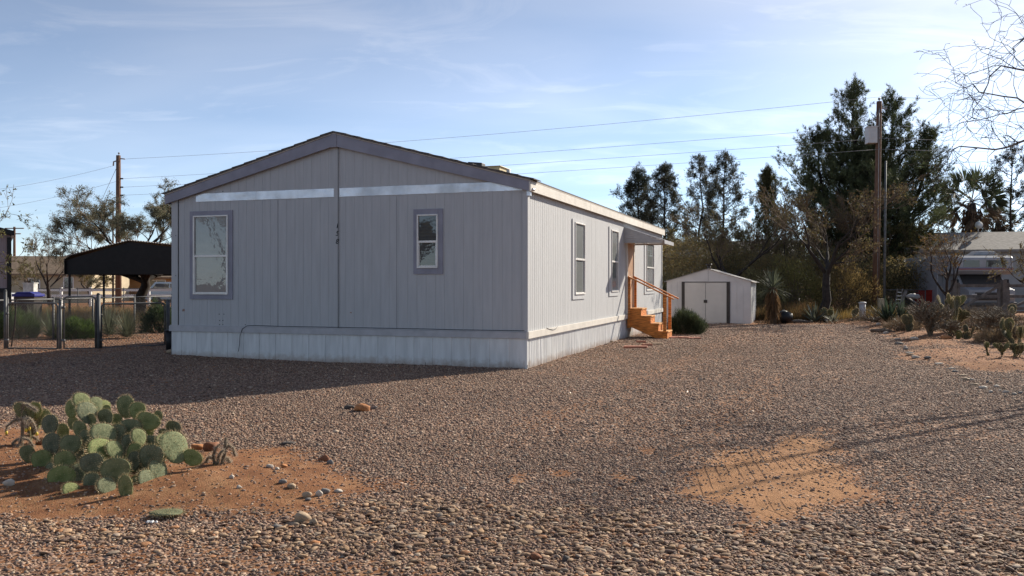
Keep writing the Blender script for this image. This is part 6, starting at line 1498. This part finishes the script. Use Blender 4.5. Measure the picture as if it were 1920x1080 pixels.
mb = MB(); mb.tube([(0, 0, .2), (.3, .1, .4), (.55, .0, .62)], [.05, .045, .02], 7); o = mb.build('fallen_branch', bark_g); o.location = at(1640, 35.2, -.15); tag(o, 'grey branch stub sticking up left of the wooden pole', 'branch')
# dark log / stump by the yucca
mb = MB(); mb.tube([(-.3, 0, .22), (0, .05, .28), (.28, .1, .22)], [.2, .26, .2], 12); o = mb.build('charred_stump', black); o.location = at(1470, 34.2); tag(o, 'charred black stump right of the yucca trunk', 'stump')
for i, (px, Y, l_, rz_) in enumerate(((1498, 34.6, 1.0, .1), (1700, 29.5, .9, -.3), (1655, 27.6, .8, -.9))):
    mb = MB(); mb.tube([(-l_ / 2, 0, .05), (0, .04, .08), (l_ / 2, 0, .04)], [.05, .06, .035], 8); o = mb.build('fallen_log', bark_g); o.location = at(px, Y); o.rotation_euler.z = rz_
    tag(o, ('thin dark log in the shade between the yucca and the crooked mesquite', 'grey log in front of the pair of dark agaves', 'pale grey log at the left corner of the cactus bed')[i], 'log')

# ---- camper van
cv = thing('camper_van', 'white camper van with an overhanging cab behind the wooden gate', 'camper van', at(1800, 40, 0), math.radians(-4))
wht = mat('camper_white', (.33, .33, .345), rough=.4, var=.08, coat=.3)
mb = MB(); mb.prism([(0, 1.98), (-.25, 2.15), (-.25, 2.72), (-.05, 2.84), (1.2, 2.88), (6, 2.88), (6, .6), (1.9, .6), (1.9, 1.98)], 'x', -.25, 2.25); mb.build('living_box', wht, cv, .04)
mb = MB(); mb.prism([(-.9, .62), (-.95, 1.0), (-.9, 1.28), (-.05, 1.50), (.35, 2.0), (1.89, 1.97), (1.89, .5), (-.85, .5)], 'x', .0, 2.0); mb.build('cab', wht, cv, .04)
mb = MB(); mb.prism([(-.085, 1.515), (-.10, 1.52), (.27, 1.97), (.29, 1.96)], 'x', .10, 1.9); mb.build('windscreen', gl_dark, cv)
mb = MB(); mb.box(.25, 1.75, -.965, -.93, .82, 1.16); gr = mb.build('grille', brown, cv)
mb = MB()
for k in range(4): mb.box(.27, 1.73, -.975, -.966, .87 + k * .08, .89 + k * .08)
mb.build('grille_bars', galv, gr)
mb = MB(); mb.box(-.02, 2.02, -1.05, -.93, .56, .72); mb.build('bumper', galv, cv, .02)
for x_ in (.10, 1.68): mb = MB(); mb.box(x_, x_ + .22, -.975, -.93, .90, 1.10); mb.build('headlight', winfr, cv, .01)
for x0, x1 in ((.05, .75), (1.05, 1.95)): mb = MB(); mb.box(x0, x1, -.262, -.251, 2.32, 2.62); mb.build('overcab_window', gl_dark, cv)
mb = MB(); mb.box(-.24, 2.24, -.256, -.2505, 2.20, 2.24); mb.build('stripe', redm, cv)
mb = MB(); mb.box(-.24, 2.24, -.256, -.2505, 2.26, 2.285); mb.build('stripe', bluem, cv)
for x_ in (-.02, 1.8):
    for y_ in (-.25, 4.4): mb = MB(); mb.tube([(x_, y_, .36), (x_ + .22, y_, .36)], .36, 20); mb.build('wheel', black, cv)
mb = MB(); mb.prism([(.9, 2.881), (1.2, 3.08), (1.9, 3.08), (2.1, 2.881)], 'y', .8, 1.6) ; mb.build('roof_vent', wht, cv, .03)
for x_ in (-.22, 2.02): mb = MB(); mb.box(x_, x_ + .2, .1, .14, 1.45, 1.75); mb.build('wing_mirror', black, cv)
# ---- weathered wooden gates in front of it
for i, (a, b_, lb) in enumerate(((1795, 1876, 'weathered grey wooden gate in front of the camper van cab'), (1888, 1990, 'weathered grey wooden gate cut by the right edge'))):
    g0 = at(a, 37.5, 0); wd = (b_ - a) / F * 37.5; gt = thing('wooden_gate', lb, 'gate', g0, 0, 'weathered wooden gates')
    for x_ in (0, wd - .12): mb = MB(); mb.box(x_, x_ + .12, 0, .06, .2, 1.6); mb.build('stile', greywood, gt)
    for z in (1.40, .94, .42): mb = MB(); mb.box(.121, wd - .121, .005, .05, z, z + .13); mb.build('rail', greywood, gt)
    mb = MB(); mb.bar((.15, -.03, .5), (wd - .15, -.03, 1.42), .04, .11); mb.build('brace', greywood, gt)
for i, px in enumerate((1788, 1882)):
    mb = MB(); mb.box(-.09, .09, -.09, .09, -.1, 1.72); o = mb.build('wooden_post', greywood); o.location = at(px, 37.5, 0); tag(o, ('weathered post left of the first wooden gate', 'weathered post between the two wooden gates')[i], 'post')
